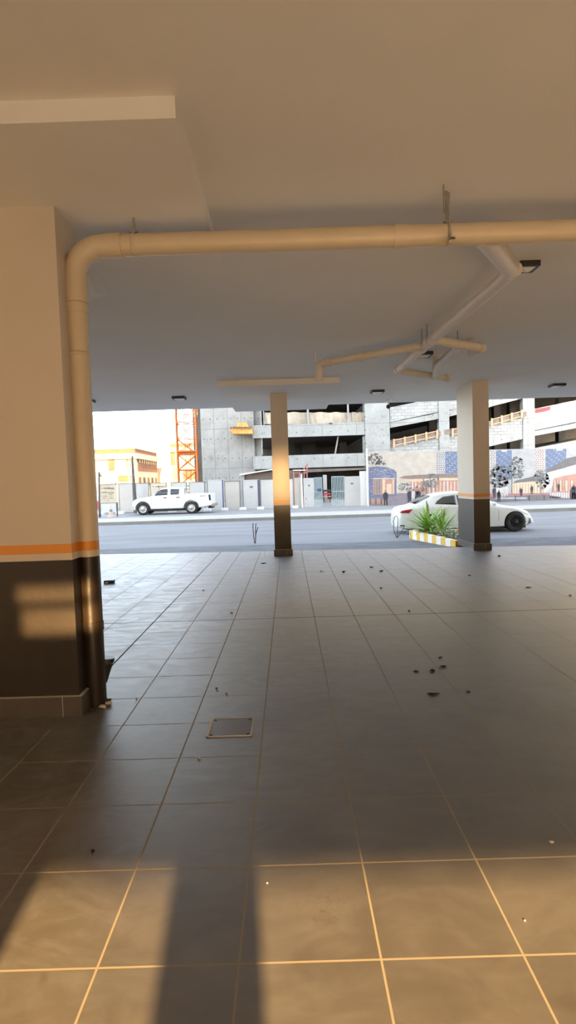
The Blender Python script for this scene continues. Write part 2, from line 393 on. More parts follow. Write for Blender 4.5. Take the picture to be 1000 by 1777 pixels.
# ------------------------------------------------------------------ main drain pipe
pb = G(163, 1226, 0); PX, PY = pb.x, pb.y + .06; PR = .079
PZ = W(500, 416.5, PY).z
t = thing('drain_pipe', 'large cream drain pipe rising beside the left pillar and running along the ceiling', 'pipe', (PX, PY, 0))
for z0, z1, mm, lb, nm in ((0, ZS[0], 'dado', 'pipe length painted dark brown', 'pipe_base'), (ZS[0], ZS[1], 'pipe', None, 'painted_band'),
                       (ZS[1], ZS[2], 'orange_line', 'orange painted line', 'painted_band'), (ZS[2], PZ - .3, 'pipe', None, 'vertical_pipe')):
    build(MB().tube([(PX, PY, z0), (PX, PY, z1)], PR, M[mm], 32), nm, t, lb)
el = [(PX, PY, PZ - .32)] + [(PX + .22 * (1 - math.cos(a)), PY, PZ - .22 + .22 * math.sin(a)) for a in [i * PI / 2 / 10 for i in range(11)]] + [(PX + .34, PY, PZ)]
eo = build(MB().tube(el, PR + .004, M['pipe'], 32), 'elbow', t)
build(MB().tube([(PX, PY, PZ - .42), (PX, PY, PZ - .27)], PR + .009, M['pipe'], 32), 'collar', eo)
build(MB().tube([(PX + .25, PY, PZ), (PX + .37, PY, PZ)], PR + .009, M['pipe'], 32), 'collar', eo)
build(MB().tube([(PX + .1 , PY, PZ - .045), (PX + .145, PY, PZ - .012)], PR + .008, M['pipe'], 32), 'collar', eo)
ST = W(538 + 300, 416, PY).x
build(MB().tube([(PX + .3, PY, PZ), (3.6, PY, PZ)], PR, M['pipe'], 32), 'horizontal_pipe', t)
for z in (W(120, 537, PY).z, .62):
    build(MB().tube([(PX, PY, z - .035), (PX, PY, z + .035)], PR + .006, M['pipe' if z > 1 else 'dado'], 32), 'coupling', t)
for zz, nm in ((W(118, 616, PY).z, 'pipe_clamp'),):
    c = MB(); c.lathe((PX, PY, zz - .012), (0, 0, 1), [(0, PR), (0, PR + .006), (.024, PR + .006), (.024, PR)], M['pipe'], 32)
    c.box(PX - PR - .075, PX - PR + .012, PY - .035, PY - .02, zz - .012, zz + .012, M['pipe']); build(c, nm, t)
for px in (233, 776):
    x = W(px, 410, PY).x; c = MB()
    c.lathe((x - .012, PY, PZ), (1, 0, 0), [(0, PR), (0, PR + .005), (.024, PR + .005), (.024, PR)], M['pipe'], 32)
    c.box(x - .01, x + .01, PY - .006, PY + .006, PZ + PR, (DROP if px < 300 else CEIL), M['steel'])
    c.box(x - .03, x + .03, PY - .03, PY + .03, PZ + PR, PZ + PR + .012, M['steel'])
    build(c, 'hanger', t)
for xq in (.9, 2.4): build(MB().tube([(xq - .05, PY, PZ), (xq + .05, PY, PZ)], PR + .005, M['pipe'], 32), 'coupling', t)
# capped inlet on the foot of the pipe
b0 = Vector((PX + .03, PY + .05, .16)); b1 = Vector((PX + .075, PY + .06, .31))
build(MB().tube([b0, b0.lerp(b1, .45), b0.lerp(b1, .8), b1], [.045, .047, .050, .052], M['black'], 20), 'inlet_branch', t, 'black side inlet')
build(MB().tube([b1 - Vector((0, 0, .0)), b1 + Vector((.004, .002, .035))], .058, M['black'], 20), 'inlet_cap', t)
c = MB()
for i in range(9):
    an = i * .7; c.blob((PX + .1 * math.cos(an), PY - .03 + .1 * math.sin(an), .012), (.03, .025, .014), M['pebble' if i % 4 == 0 else 'dado'], i, .4)
solo(c, 'mortar_crumbs', 'crumbs of mortar and dirt around the foot of the drain pipe', 'rubble', kind='stuff')
# L bracket left under the main pipe
x = W(776, 425, PY).x
c = MB(); z = PZ - PR - .002
c.prism([(x - .005, PY - .06, z), (x + .012, PY - .06, z), (x - .03, PY - .22, z - .05), (x - .05, PY - .22, z - .05)], (0, 0, -.012), M['pipe'])
c.prism([(x + .012, PY - .06, z + .03), (x + .045, PY - .06, z + .03), (x + .0, PY - .2, z - .02), (x - .03, PY - .2, z - .02)], (0, 0, -.006), M['black'])
c.box(x - .008, x + .004, PY - .085, PY - .07, z - .01, PZ + .27, M['steel'])
c.box(x - .05, x - .042, PY - .10, PY - .09, PZ + .12, CEIL, M['steel'])
build(c, 'bracket', t, 'loose angle bracket with bolts')

# ------------------------------------------------------------------ branch drain pipes
BZ = 3.60; BR = .060
def g3(px, py, z=BZ): return G(px, py, z)
t = thing('branch_drain_pipe', 'branching cream drain pipes hung under the ceiling behind the main pipe', 'pipe', tuple(g3(745, 592)))
A0 = Vector((W(838, 425, PY).x, PY, PZ)); A1 = g3(889, 468); A2 = g3(747, 592); A3 = g3(690, 643)
build(MB().tube([A0, A0.lerp(A1, .9), A1 + Vector((0, .04, 0))], [.085, .085, .07], M['pipe_branch'], 24), 'tapered_branch', t)
build(MB().tube([A1 + Vector((.02, -.03, 0)), A2], BR + .008, M['pipe_branch'], 24), 'pipe_length', t)
build(MB().tube([A2, A3], BR, M['pipe_branch'], 24), 'pipe_length', t)
def collar(p, q, f, r=BR + .012, n='collar', ln=.09):
    d = (q - p).normalized(); c = p.lerp(q, f); build(MB().tube([c - d * ln / 2, c + d * ln / 2], r, M['pipe_branch'], 24), n, t)
collar(A1, A2, .03, BR + .02); collar(A1, A2, .93, BR + .018, ln=.14); collar(A2, A3, .02, BR + .02, ln=.2); collar(A2, A3, .2, BR + .016); collar(A2, A3, .97, BR + .012)
B1 = g3(566, 629)
build(MB().tube([A2.lerp(A3, .12), B1], BR, M['pipe_branch'], 24), 'pipe_length', t)
collar(A2.lerp(A3, .12), B1, .62); collar(A2.lerp(A3, .12), B1, .96)
B2 = Vector((B1.x - .1, B1.y + .05, B1.z - .03)); B3 = Vector((B2.x - .02, B2.y + .02, BZ - .27))
build(MB().tube([B1, B1.lerp(B2, .6), B2, B2.lerp(B3, .3), B3], BR + .006, M['pipe_branch'], 24), 'elbow', t)
build(MB().tube([(B2.x - .06, B2.y + .02, BZ - .2), (B2.x - .065, B2.y + .02, CEIL)], .012, M['pipe_branch'], 8), 'hanger', t)
D1 = g3(838, 604)
build(MB().tube([A2.lerp(A1, .03), D1], BR + .004, M['pipe_branch'], 24), 'pipe_length', t)
collar(A2, D1, .95, BR + .02, 'end_cap'); collar(A2, D1, .55)
E0 = g3(822, 612); build(MB().tube([E0 + Vector((-.02, 0, -.02)), E0 + Vector((-.03, .05, .2))], BR, M['pipe_branch'], 24), 'stub', t)
F1 = g3(778, 656)
build(MB().tube([A3, F1], BR, M['pipe_branch'], 24), 'pipe_length', t)
collar(A3, F1, .7); collar(A3, F1, .97, BR + .016, 'end_cap')
H1 = g3(800, 597); H2 = g3(762, 632)
build(MB().tube([H1, H2], BR, M['pipe_branch'], 24), 'pipe_length', t)
build(MB().tube([H2 + Vector((0, 0, .02)), g3(756, 650)], BR + .012, M['pipe_branch'], 24), 'elbow', t)
K = g3(756, 640); build(MB().tube([K, Vector((K.x, K.y, CEIL))], BR * .9, M['pipe_branch'], 20), 'riser', t)
for px, py in ((747, 590), (738, 598), (890, 470), (800, 600)):
    p = g3(px, py); build(MB().tube([p + Vector((-.045, 0, 0)), Vector((p.x - .045, p.y, CEIL))], .008, M['steel'], 8), 'hanger', t)
# faceted lump shaped to stand for a light and shadow area by the elbow
p = G(165, 500, CEIL)
c = MB(); q = [G(148, 524, CEIL), G(187, 512, CEIL), G(172, 478, CEIL), G(150, 470, CEIL)]
apx = (q[0] + q[1] + q[2] + q[3]) / 4 - Vector((0, 0, .05))
c.add([*q, apx], [(0, 1, 4), (1, 2, 4), (2, 3, 4), (3, 0, 4), (3, 2, 1, 0)], M['ceiling'])
solo(c, 'shade_facet', 'faceted triangle added for a light and shadow area on the ceiling right of the pipe elbow', 'plaster')

# ------------------------------------------------------------------ ceiling lights, camera
def ceil_light(px, py, label, size=.30):
    p = G(px, py - 1, CEIL)
    t = thing('ceiling_light', label, 'ceiling light', (p.x, p.y, CEIL - .06), 'square ceiling lights')
    h = size / 2
    k = MB(); k.box(p.x - h, p.x + h, p.y - h, p.y - h + .03, CEIL - .055, CEIL, M['black']); k.box(p.x - h, p.x + h, p.y + h - .03, p.y + h, CEIL - .055, CEIL, M['black'])
    k.box(p.x - h, p.x - h + .03, p.y - h + .03, p.y + h - .03, CEIL - .055, CEIL, M['black']); k.box(p.x + h - .03, p.x + h, p.y - h + .03, p.y + h - .03, CEIL - .055, CEIL, M['black'])
    build(k, 'frame', t)
    d = MB(); hh = h - .028
    d.add([(p.x - hh, p.y - hh, CEIL - .05), (p.x + hh, p.y - hh, CEIL - .05), (p.x + hh, p.y + hh, CEIL - .05), (p.x - hh, p.y + hh, CEIL - .05), (p.x, p.y, CEIL - .085)],
          [(0, 1, 4), (1, 2, 4), (2, 3, 4), (3, 0, 4), (3, 2, 1, 0)], M['diffuser'])
    build(d, 'diffuser', t)
ceil_light(152, 695, 'square black-rimmed ceiling light half hidden by the drain pipe at the far left')
ceil_light(311, 690, 'square black-rimmed ceiling light above the white pickup truck')
ceil_light(655, 679, 'square black-rimmed ceiling light between the middle drop panel and the right pillar')
ceil_light(967, 668, 'square black-rimmed ceiling light right of the right pillar')
ceil_light(914, 459, 'square black-rimmed ceiling light nearest the camera beside the tapered pipe branch', .2)
ceil_light(733, 614, 'square black-rimmed ceiling light behind the branching pipes', .3)
p = G(674, 694, CEIL); t = thing('security_camera', 'small dark dome camera hanging under the front edge of the ceiling', 'security camera', (p.x, p.y, CEIL - .25))
build(MB().tube([(p.x, p.y, CEIL), (p.x, p.y, CEIL - .03)], .09, M['diffuser'], 20), 'mount', t)
build(MB().tube([(p.x, p.y, CEIL - .03), (p.x, p.y, CEIL - .13)], .02, M['diffuser'], 10), 'stem', t)
build(MB().blob((p.x, p.y, CEIL - .18), (.06, .06, .06), M['black'], 1, 0, 1, 3), 'dome', t)

# ------------------------------------------------------------------ floor hatch
h = [G(358, 1281), G(437, 1276), G(441, 1246), G(367, 1247)]
t = thing('floor_hatch', 'square access hatch set in the tiles ahead of the left pillar', 'hatch', tuple(sum(h, Vector()) / 4))
x0, x1 = (h[0].x + h[3].x) / 2, (h[1].x + h[2].x) / 2; y0, y1 = (h[0].y + h[1].y) / 2, (h[2].y + h[3].y) / 2
k = MB(); w = .016
k.box(x0, x0 + w, y0, y1, 0, .006, M['grout']); k.box(x1 - w * .5, x1, y0, y1, 0, .004, M['grout'])
k.box(x0, x1, y0, y0 + w * .7, 0, .005, M['grout']); k.box(x0, x1, y1 - w * .5, y1, 0, .004, M['grout']); build(k, 'rim', t)
k = MB(); k.box(x0 + w, x1 - w * .5, y0 + w * .7, y1 - w * .5, 0, .002, M['skirting']); build(k, 'cover', t)
for i, (x, y) in enumerate(((x0 + .03, y0 + .03), (x1 - .03, y0 + .03), (x0 + .03, y1 - .03), (x1 - .03, y1 - .03))):
    k = MB(); k.blob((x, y, .003), (.012, .012, .004), M['black'], i, .3); build(k, 'screw', t)

# ------------------------------------------------------------------ litter
def bit(px, py, sx, sy, sz, mt, name, label, cat, seed=0):
    p = G(px, py, 0); c = MB()
    if mt in ('leafdry', 'paper'):
        rnd = random.Random(seed); n = 9; ring = []; rot = rnd.uniform(0, PI)
        for i in range(n):
            a = 2 * PI * i / n; r = rnd.uniform(.55, 1.1); x, y = math.cos(a) * r * sx, math.sin(a) * r * sy
            ring.append(Vector((p.x + x, p.y + y, .004 + sz * rnd.uniform(.1, 1))))
        ce = Vector((p.x, p.y, .003)); low = [Vector((v.x, v.y, v.z - .003)) for v in ring]
        c.add(ring + [ce], [(i, (i + 1) % n, n) for i in range(n)], M[mt])
        c.add(low + [ce - Vector((0, 0, .0025))], [((i + 1) % n, i, n) for i in range(n)], M[mt])
    else:
        c.blob((p.x, p.y, sz * .8), (sx, sy, sz), M[mt], seed, .25)
    return solo(c, name, label, cat)
for i, a_ in enumerate([
    (376, 1196, .012, .012, .01, 'leafdry', 'dry_leaf', 'tiny black leaf scrap on the floor, above the floor hatch', 'leaf'),
    (393, 1205, .014, .009, .008, 'leafdry', 'dry_leaf', 'small black crumb just below another scrap above the floor hatch', 'leaf'),
    (345, 1316, .012, .009, .006, 'pebble', 'pebble', 'small white pebble on the floor just below the floor hatch', 'pebble'),
    (161, 1478, .010, .014, .006, 'leafdry', 'dry_leaf', 'dark crumb on the shaded floor at the lower left', 'leaf'),
    (958, 1463, .013, .008, .007, 'pebble', 'pebble', 'pale stone chip on the shaded floor at the lower right', 'pebble'),
    (464, 1533, .004, .004, .003, 'pebble', 'pebble', 'tiny white grain on the sunlit floor right of the pillar shadow', 'pebble'),
    (911, 1598, .004, .004, .003, 'pebble', 'pebble', 'tiny white grain on the sunlit floor at the lower right', 'pebble'),
    (237, 1213, .010, .010, .006, 'leafdry', 'dry_leaf', 'black speck on a tile joint right of the drain pipe foot', 'leaf'),
    (722, 1166, .030, .022, .008, 'leafdry', 'dry_leaf', 'grey leaf scrap, leftmost of the trio of leaves on the right', 'leaf'),
    (751, 1165, .030, .028, .014, 'leafdry', 'dry_leaf', 'curled black leaf in the middle of the trio on the right', 'leaf'),
    (769, 1158, .042, .024, .010, 'leafdry', 'dry_leaf', 'flat black leaf, farthest of the trio on the right', 'leaf'),
    (752, 1205, .055, .022, .008, 'leafdry', 'dry_leaf', 'long broken leaf scrap below the trio of leaves', 'leaf'),
    (813, 1201, .018, .012, .006, 'leafdry', 'dry_leaf', 'small dark leaf scrap right of the long broken leaf', 'leaf'),
    (558, 992, .050, .050, .030, 'paper', 'paper_scrap', 'crumpled white paper scrap on the floor right of the middle pillar', 'paper'),
    (458, 978, .070, .030, .020, 'leafdry', 'dry_leaf', 'dark leaf scrap on the floor left of the middle pillar base', 'leaf'),
    (597, 994, .035, .040, .030, 'leafdry', 'dry_leaf', 'black crumb on the floor right of the white paper scrap', 'leaf'),
    (645, 985, .050, .035, .030, 'leafdry', 'dry_leaf', 'dark leaf on the floor midway between both far pillars', 'leaf'),
    (661, 992, .045, .035, .025, 'leafdry', 'dry_leaf', 'dark leaf just right of another midway between both far pillars', 'leaf'),
    (661, 1021, .030, .030, .020, 'leafdry', 'dry_leaf', 'small dark speck in front of the two leaves between the far pillars', 'leaf'),
    (815, 999, .040, .030, .020, 'leafdry', 'dry_leaf', 'dark speck in front of the right pillar in its floor reflection', 'leaf'),
    (867, 966, .045, .035, .030, 'leafdry', 'dry_leaf', 'dark speck just right of the right pillar base', 'leaf'),
    (917, 1020, .060, .018, .010, 'leafdry', 'twig', 'thin dark twig scrap on the floor towards the right edge', 'twig'),
    (710, 1061, .020, .022, .015, 'leafdry', 'dry_leaf', 'small dark speck just beyond the thick cross joint', 'leaf'),
    (764, 1142, .022, .016, .012, 'leafdry', 'dry_leaf', 'small dark speck beyond the trio of leaves', 'leaf'),
    (402, 1064, .018, .018, .012, 'leafdry', 'dry_leaf', 'small dark speck by the thick cross joint left of centre', 'leaf'),
    (353, 1025, .022, .022, .014, 'leafdry', 'dry_leaf', 'small dark speck right of the long diagonal-looking floor joint', 'leaf'),
    (990, 1034, .030, .020, .014, 'leafdry', 'dry_leaf', 'small dark scrap on the floor at the right edge of the view', 'leaf'),
]): bit(*a_, seed=i)
p = G(190, 1012, 0); t = thing('litter_box', 'small dark crushed box lying on the pale dusty tiles near the left pillar', 'box', tuple(p))
c = MB(); c.prism([(p.x - .085, p.y - .05, 0), (p.x + .085, p.y - .03, 0), (p.x + .08, p.y + .06, 0), (p.x - .075, p.y + .05, 0)], (.005, .0, .055), M['black']); build(c, 'carton', t)
c = MB(); c.prism([(p.x - .06, p.y - .052, .008), (p.x - .01, p.y - .046, .008), (p.x - .01, p.y - .046, .03), (p.x - .06, p.y - .052, .026)], (0, -.003, 0), M['paper']); build(c, 'label_patch', t, 'small pale patch')

# ------------------------------------------------------------------ vehicles
def interp(tab, x):
    if x <= tab[0][0]: return tab[0][1]
    if x >= tab[-1][0]: return tab[-1][1]
    for i in range(len(tab) - 1):
        a, b = tab[i], tab[i + 1]
        if a[0] <= x <= b[0]:
            f = (x - a[0]) / (b[0] - a[0]) if b[0] > a[0] else 0
            return a[1] + (b[1] - a[1]) * f
def wheel(parent, x, y, r, w, rimmat, side, steel=True):
    ax = (0, side, 0); c = (x, y, r)
    k = MB(); k.lathe(c, ax, [(-w / 2, r * .62), (-w / 2, r * .93), (-w / 2 + .03, r), (w / 2 - .03, r), (w / 2, r * .93), (w / 2, r * .62), (-w / 2, r * .62)], M['tire'], 36)
    o = build(k, 'wheel', parent)
    k = MB(); k.lathe(c, ax, [(w / 2 - .005, r * .63), (w / 2 - .004, r * .58), (w / 2 - .06, r * .52), (w / 2 - .05, r * .40), (w / 2 - .02, r * .30), (w / 2 - .015, r * .18), (w / 2 + .005, r * .12), (w / 2 + .005, .001)], rimmat, 36)
    for i in range(10 if steel else 5):
        a = 2 * PI * i / (10 if steel else 5)
        px, pz = x + math.cos(a) * r * .44, r + math.sin(a) * r * .44
        k.lathe((px, y, pz), ax, [(w / 2 - .052, r * (.05 if steel else .10)), (w / 2 - .040, r * (.05 if steel else .10)), (w / 2 - .040, .001)], M['black'], 8)
    build(k, 'rim', o)
def car_body(parent, tabs, L, arches, ar, seg=70, floor_cut=None):
    zb, zt, zbelt, hw, hr = tabs
    xs = sorted(set([L * i / seg for i in range(seg + 1)] + [p[0] for p in zt]))
    k = MB(); vs = []; n = None
    for x in xs:
        b, tp, bl, w, r = interp(zb, x), interp(zt, x), interp(zbelt, x), interp(hw, x), interp(hr, x)
        bl = min(bl, tp - .03); r = min(r, w * .97)
        half = [(0, b), (w * .80, b), (w * .965, b + .05), (w, b + .3 * (bl - b)), (w, b + .62 * (bl - b)), (w * .985, bl - .05), (w * .955, bl),
                (r + (w * .955 - r) * .25, bl + (tp - bl) * .62), (r, tp - .05 * min(1, (tp - bl) / .2)), (r * .82, tp - .015), (r * .45, tp - .004), (0, tp)]
        ring = [(x, y, z) for y, z in half] + [(x, -y, z) for y, z in half[-2:0:-1]]
        n = len(ring); vs += ring
    fs = [(i * n + j, (i + 1) * n + j, (i + 1) * n + (j + 1) % n, i * n + (j + 1) % n) for i in range(len(xs) - 1) for j in range(n)]
    fs += [tuple(range(n)), tuple(range((len(xs) - 1) * n + n - 1, (len(xs) - 1) * n - 1, -1))]
    k.add(vs, fs, M['carpaint'], True)
    body = build(k, 'body', parent)
    cut = MB()
    for ax_, r in arches:
        for s in (1, -1):
            cut.lathe((ax_, s * .52, r[1]), (0, s, 0), [(0, .0005), (0, r[0]), (.7, r[0]), (.7, .0005)], M['black'], 40)
    if floor_cut: cut.box(*floor_cut, M['carpaint'])
    me = bpy.data.meshes.new('tmp'); me.from_pydata([tuple(v) for v in cut.v], [], cut.f)
    bm = bmesh.new(); bm.from_mesh(me); bmesh.ops.remove_doubles(bm, verts=bm.verts, dist=.001); bmesh.ops.recalc_face_normals(bm, faces=bm.faces); bm.to_mesh(me); bm.free()
    co = bpy.data.objects.new('tmp', me); C.objects.link(co); co.parent = parent
    md = body.modifiers.new('b', 'BOOLEAN'); md.operation = 'DIFFERENCE'; md.object = co; md.solver = 'EXACT'
    bpy.context.view_layer.update(); dg = bpy.context.evaluated_depsgraph_get()
    nm = bpy.data.meshes.new_from_object(body.evaluated_get(dg)); body.modifiers.clear(); body.data = nm
    nm.materials.clear(); nm.materials.append(M['carpaint'])
    for pl in nm.polygons: pl.material_index = 0
    bm = bmesh.new(); bm.from_mesh(nm)
    for e in bm.edges:
        if len(e.link_faces) == 2 and e.calc_face_angle(0) > .6: e.smooth = False
    for f in bm.faces: f.smooth = True
    bm.to_mesh(nm); bm.free()
    bpy.data.objects.remove(co)
    def sy(x, z):
        b, tp, bl, w, r = interp(zb, x), interp(zt, x), interp(zbelt, x), interp(hw, x), interp(hr, x)
        bl = min(bl, tp - .03); r = min(r, w * .97)
        prof = [(b, w * .80), (b + .05, w * .965), (b + .3 * (bl - b), w), (b + .62 * (bl - b), w), (bl - .05, w * .985), (bl, w * .955), (bl + (tp - bl) * .62, r + (w * .955 - r) * .25), (tp - .05 * min(1, (tp - bl) / .2), r), (tp, r * .82)]
        return interp(prof, z)
    return body, sy
def side_panel(parent, sy, top, bot, m, name, off=.006, nx=10, nz=5, label=None, sides=(1, -1), th=.01):
    x0, x1 = top[0][0], top[-1][0]
    for s in sides:
        k = MB(); vs = []
        for lay in (off, off - th):
            for i in range(nx + 1):
                f = i / nx
                xt = top[0][0] + (top[-1][0] - top[0][0]) * f; xb = bot[0][0] + (bot[-1][0] - bot[0][0]) * f
                zt_, zb_ = interp(top, xt), interp(bot, xb)
                for j in range(nz + 1):
                    g = j / nz; x = xb + (xt - xb) * g; z = zb_ + (zt_ - zb_) * g
                    vs.append((x, s * (sy(x, z) + lay), z))
        N = (nx + 1) * (nz + 1); fs = []
        for i in range(nx):
            for j in range(nz):
                q = i * (nz + 1) + j; fs.append((q, q + nz + 1, q + nz + 2, q + 1)); fs.append((N + q, N + q + 1, N + q + nz + 2, N + q + nz + 1))
        for i in range(nx):
            for j in (0, nz):
                q = i * (nz + 1) + j; fs.append((q, q + nz + 1, N + q + nz + 1, N + q))
        for j in range(nz):
            for i in (0, nx):
                q = i * (nz + 1) + j; fs.append((q, q + 1, N + q + 1, N + q))
        k.add(vs, fs, m, True); build(k, name, parent, label)
def top_panel(parent, zt, hr, x0, x1, m, name, inset=.86, n=6):
    k = MB(); vs = []
    for i in range(n + 1):
        x = x0 + (x1 - x0) * i / n; z = interp(zt, x); w = interp(hr, x) * inset
        for yy in (-w, -w * .5, 0, w * .5, w): vs.append((x, yy, z + .008 - .012 * abs(yy / w) ** 2))
    fs = [(i * 5 + j, (i + 1) * 5 + j, (i + 1) * 5 + j + 1, i * 5 + j + 1) for i in range(n) for j in range(4)]
    k.add(vs, fs, m, True); build(k, name, parent)

# pickup: local x runs from the nose (0) to the tail
PK_Y = 34.3
p0 = G(248, 898, WALKZ); pw = W(228, 893, PK_Y); pe = W(370, 889, PK_Y)
S = (pe.x - pw.x) / 142.0
t = thing('pickup_truck', 'white double-cab pickup truck parked facing left in front of the white fence', 'pickup truck', (pw.x, PK_Y + .9, WALKZ), local=True)
u = lambda v: v * S
L = 140 * S
zb = [(0, u(9)), (u(10), u(7.5)), (u(34), u(9)), (u(100), u(9)), (u(122), u(10)), (L, u(13))]
zt = [(0, u(17)), (u(1.2), u(24)), (u(5), u(27.2)), (u(12), u(29)), (u(35), u(32.2)), (u(40), u(35.5)), (u(49), u(43.6)), (u(53), u(45.6)), (u(66), u(46.6)), (u(82), u(46.2)), (u(88.5), u(45.2)), (u(90.5), u(42)), (u(91.5), u(34.8)), (L, u(34.8))]
zl = [(0, u(17)), (u(8), u(26)), (u(35), u(30.5)), (u(90), u(32.5)), (u(92), u(34)), (L, u(34))]
hw = [(0, .70), (u(3), .82), (u(14), .90), (u(120), .91), (L, .88)]
hr = [(0, .60), (u(5), .72), (u(35), .78), (u(50), .64), (u(88), .62), (u(91), .80), (u(92), .88), (L, .87)]
body, sy = car_body(t, (zb, zt, zl, hw, hr), L, [(u(20.5), (u(13.6), u(10.5))), (u(104.5), (u(13.6), u(10.5)))], 0, floor_cut=(u(95), u(137.5), -.74, .74, u(20), u(60)))
for x in (20.5, 104.5):
    for s in (1, -1): wheel(t, u(x), s * .80, u(10.6), .24, M['rim'], s)
side_panel(t, sy, [(u(45), u(39)), (u(52), u(43.4)), (u(63.5), u(44))], [(u(37.8), u(33)), (u(63.5), u(33.6))], M['carglass'], 'side_window')
side_panel(t, sy, [(u(68.5), u(43.8)), (u(83.5), u(43.2))], [(u(68.5), u(33.8)), (u(83.5), u(34.2))], M['carglass'], 'side_window')
top_panel(t, zt, hr, u(36.5), u(50), M['carglass'], 'windshield', .9)
for xx, nm in ((36.5, 'door_gap'), (65.8, 'door_gap'), (88.5, 'door_gap')):
    side_panel(t, sy, [(u(xx), u(32.5)), (u(xx + .35), u(32.5))], [(u(xx), u(11)), (u(xx + .35), u(11))], M['frame'], nm, .002, 1, 4)
for xx in (60, 82.5):
    side_panel(t, sy, [(u(xx - 3), u(29.6)), (u(xx + 2.4), u(29.9))], [(u(xx - 3), u(28.2)), (u(xx + 2.4), u(28.5))], M['black'], 'door_handle', .03, 3, 2)
side_panel(t, sy, [(u(1.5), u(23)), (u(6), u(26))], [(u(1.2), u(19)), (u(3.2), u(19.5))], M['headlamp'], 'headlamp', .008, 3, 3)
side_panel(t, sy, [(u(1.6), u(15.5)), (u(3), u(15.8))], [(u(1.8), u(12)), (u(3), u(12))], M['black'], 'grille_vent', .008, 2, 2)
side_panel(t, sy, [(u(134.5), u(33.5)), (u(138.3), u(33.5))], [(u(136), u(22)), (u(139), u(22))], M['black'], 'tail_lamp', .008, 2, 4, 'dark tail lamp')
side_panel(t, sy, [(u(121), u(31)), (u(124.5), u(31))], [(u(121), u(29.2)), (u(124.5), u(29.2))], M['frame'], 'badge', .004, 2, 2)
side_panel(t, sy, [(u(126), u(31)), (u(129), u(31))], [(u(126), u(29.2)), (u(129), u(29.2))], M['frame'], 'badge', .004, 2, 2)
k = MB(); k.box(L - .05, L + .16, -.80, .80, u(11.5), u(16.5), M['steel']); k.box(L - .25, L + .0, -.5, .5, u(8), u(14), M['black']); build(k, 'rear_bumper', t, 'grey step bumper', bevel=.02)
for s in (1, -1):
    k = MB(); k.blob((u(41), s * 1.0, u(34.5)), (.06, .11, .09), M['carpaint'], 3, .03, 1, 2); k.box(u(41) - .02, u(41) + .02, min(s * .88, s * .98), max(s * .88, s * .98), u(33), u(34), M['black']); build(k, 'side_mirror', t)
k = MB(); k.box(u(25), u(96), -.6, .6, u(5.5), u(9.5), M['black']); k.box(u(30), u(90), -.89, -.80, u(7.8), u(9.2), M['black']); k.box(u(30), u(90), .80, .89, u(7.8), u(9.2), M['black']); build(k, 'chassis', t, 'dark underbody and sill')
k = MB()
for yy in (-.70, -.35, 0, .35, .70): k.tube([(u(93), yy, u(34)), (u(93), yy, u(43.5))], .018, M['frame'], 8)
k.tube([(u(93), -.70, u(43.5)), (u(93), .70, u(43.5))], .02, M['frame'], 8); build(k, 'rack', t, 'grey guard rack behind the cab')

# sedan: local x from the tail (0) to the nose
SD_Y = 18.6
sa = W(693, 925, SD_Y); sb = W(935, 920, SD_Y); S2 = (sb.x - sa.x) / 242.0
t = thing('sedan_car', 'white sedan parked facing right on the street behind the right pillar', 'car', (sa.x, SD_Y + .86, SLOPE_Z), local=True)
u = lambda v: v * S2
L = 241 * S2
zb = [(0, u(13)), (u(10), u(9.5)), (u(40), u(8)), (u(175), u(8)), (u(225), u(9)), (L, u(12))]
zt = [(0, u(34)), (u(2), u(43)), (u(6), u(46.5)), (u(14), u(49)), (u(29), u(51.5)), (u(45), u(60)), (u(62), u(67.5)), (u(80), u(71.5)), (u(106), u(73)), (u(128), u(71.5)), (u(146), u(65.5)), (u(166), u(54.5)), (u(181), u(47.8)), (u(200), u(44.5)), (u(218), u(40)), (u(230), u(34.5)), (u(237), u(28)), (L, u(20))]
zl = [(0, u(30)), (u(5), u(42)), (u(30), u(46)), (u(60), u(49)), (u(110), u(47.5)), (u(170), u(44.5)), (u(205), u(40)), (u(228), u(32)), (L, u(18))]
hw = [(0, .62), (u(4), .74), (u(18), .84), (u(60), .885), (u(180), .885), (u(215), .84), (u(232), .70), (L, .50)]
hr = [(0, .52), (u(6), .62), (u(29), .68), (u(62), .58), (u(90), .60), (u(130), .62), (u(166), .70), (u(200), .68), (u(230), .55), (L, .40)]
body, sy = car_body(t, (zb, zt, zl, hw, hr), L, [(u(60), (u(19.5), u(16.5))), (u(202), (u(19.5), u(16.5)))], 0)
for x in (60, 202):
    for s in (1, -1): wheel(t, u(x), s * .775, u(16.6), .21, M['rimdark'], s, False)
side_panel(t, sy, [(u(68), u(57)), (u(80), u(64.5)), (u(101), u(66.6))], [(u(64), u(52.2)), (u(101), u(50))], M['carglass'], 'side_window')
side_panel(t, sy, [(u(103.5), u(66.6)), (u(128), u(65.0)), (u(143), u(59))], [(u(103.5), u(49.8)), (u(160), u(47.8))], M['carglass'], 'side_window')
top_panel(t, zt, hr, u(32), u(60), M['carglass'], 'rear_window', .86)
top_panel(t, zt, hr, u(132), u(164), M['carglass'], 'windshield', .92)
for xx in (102, 172.5):
    side_panel(t, sy, [(u(xx), u(46.5 if xx > 150 else 49))] + [(u(xx + .5), u(46.5 if xx > 150 else 49))], [(u(xx), u(12)), (u(xx + .5), u(12))], M['frame'], 'door_gap', .002, 1, 4)
for xx in (80, 142):
    side_panel(t, sy, [(u(xx - 4), u(43.6)), (u(xx + 4), u(43.2))], [(u(xx - 4), u(41.8)), (u(xx + 4), u(41.4))], M['carpaint'], 'door_handle', .03, 3, 2)
side_panel(t, sy, [(u(2.5), u(41)), (u(14), u(43.6)), (u(25), u(45))], [(u(2), u(38.5)), (u(18), u(38))], M['redlamp'], 'tail_lamp', .010, 6, 3, 'red wedge tail lamp')
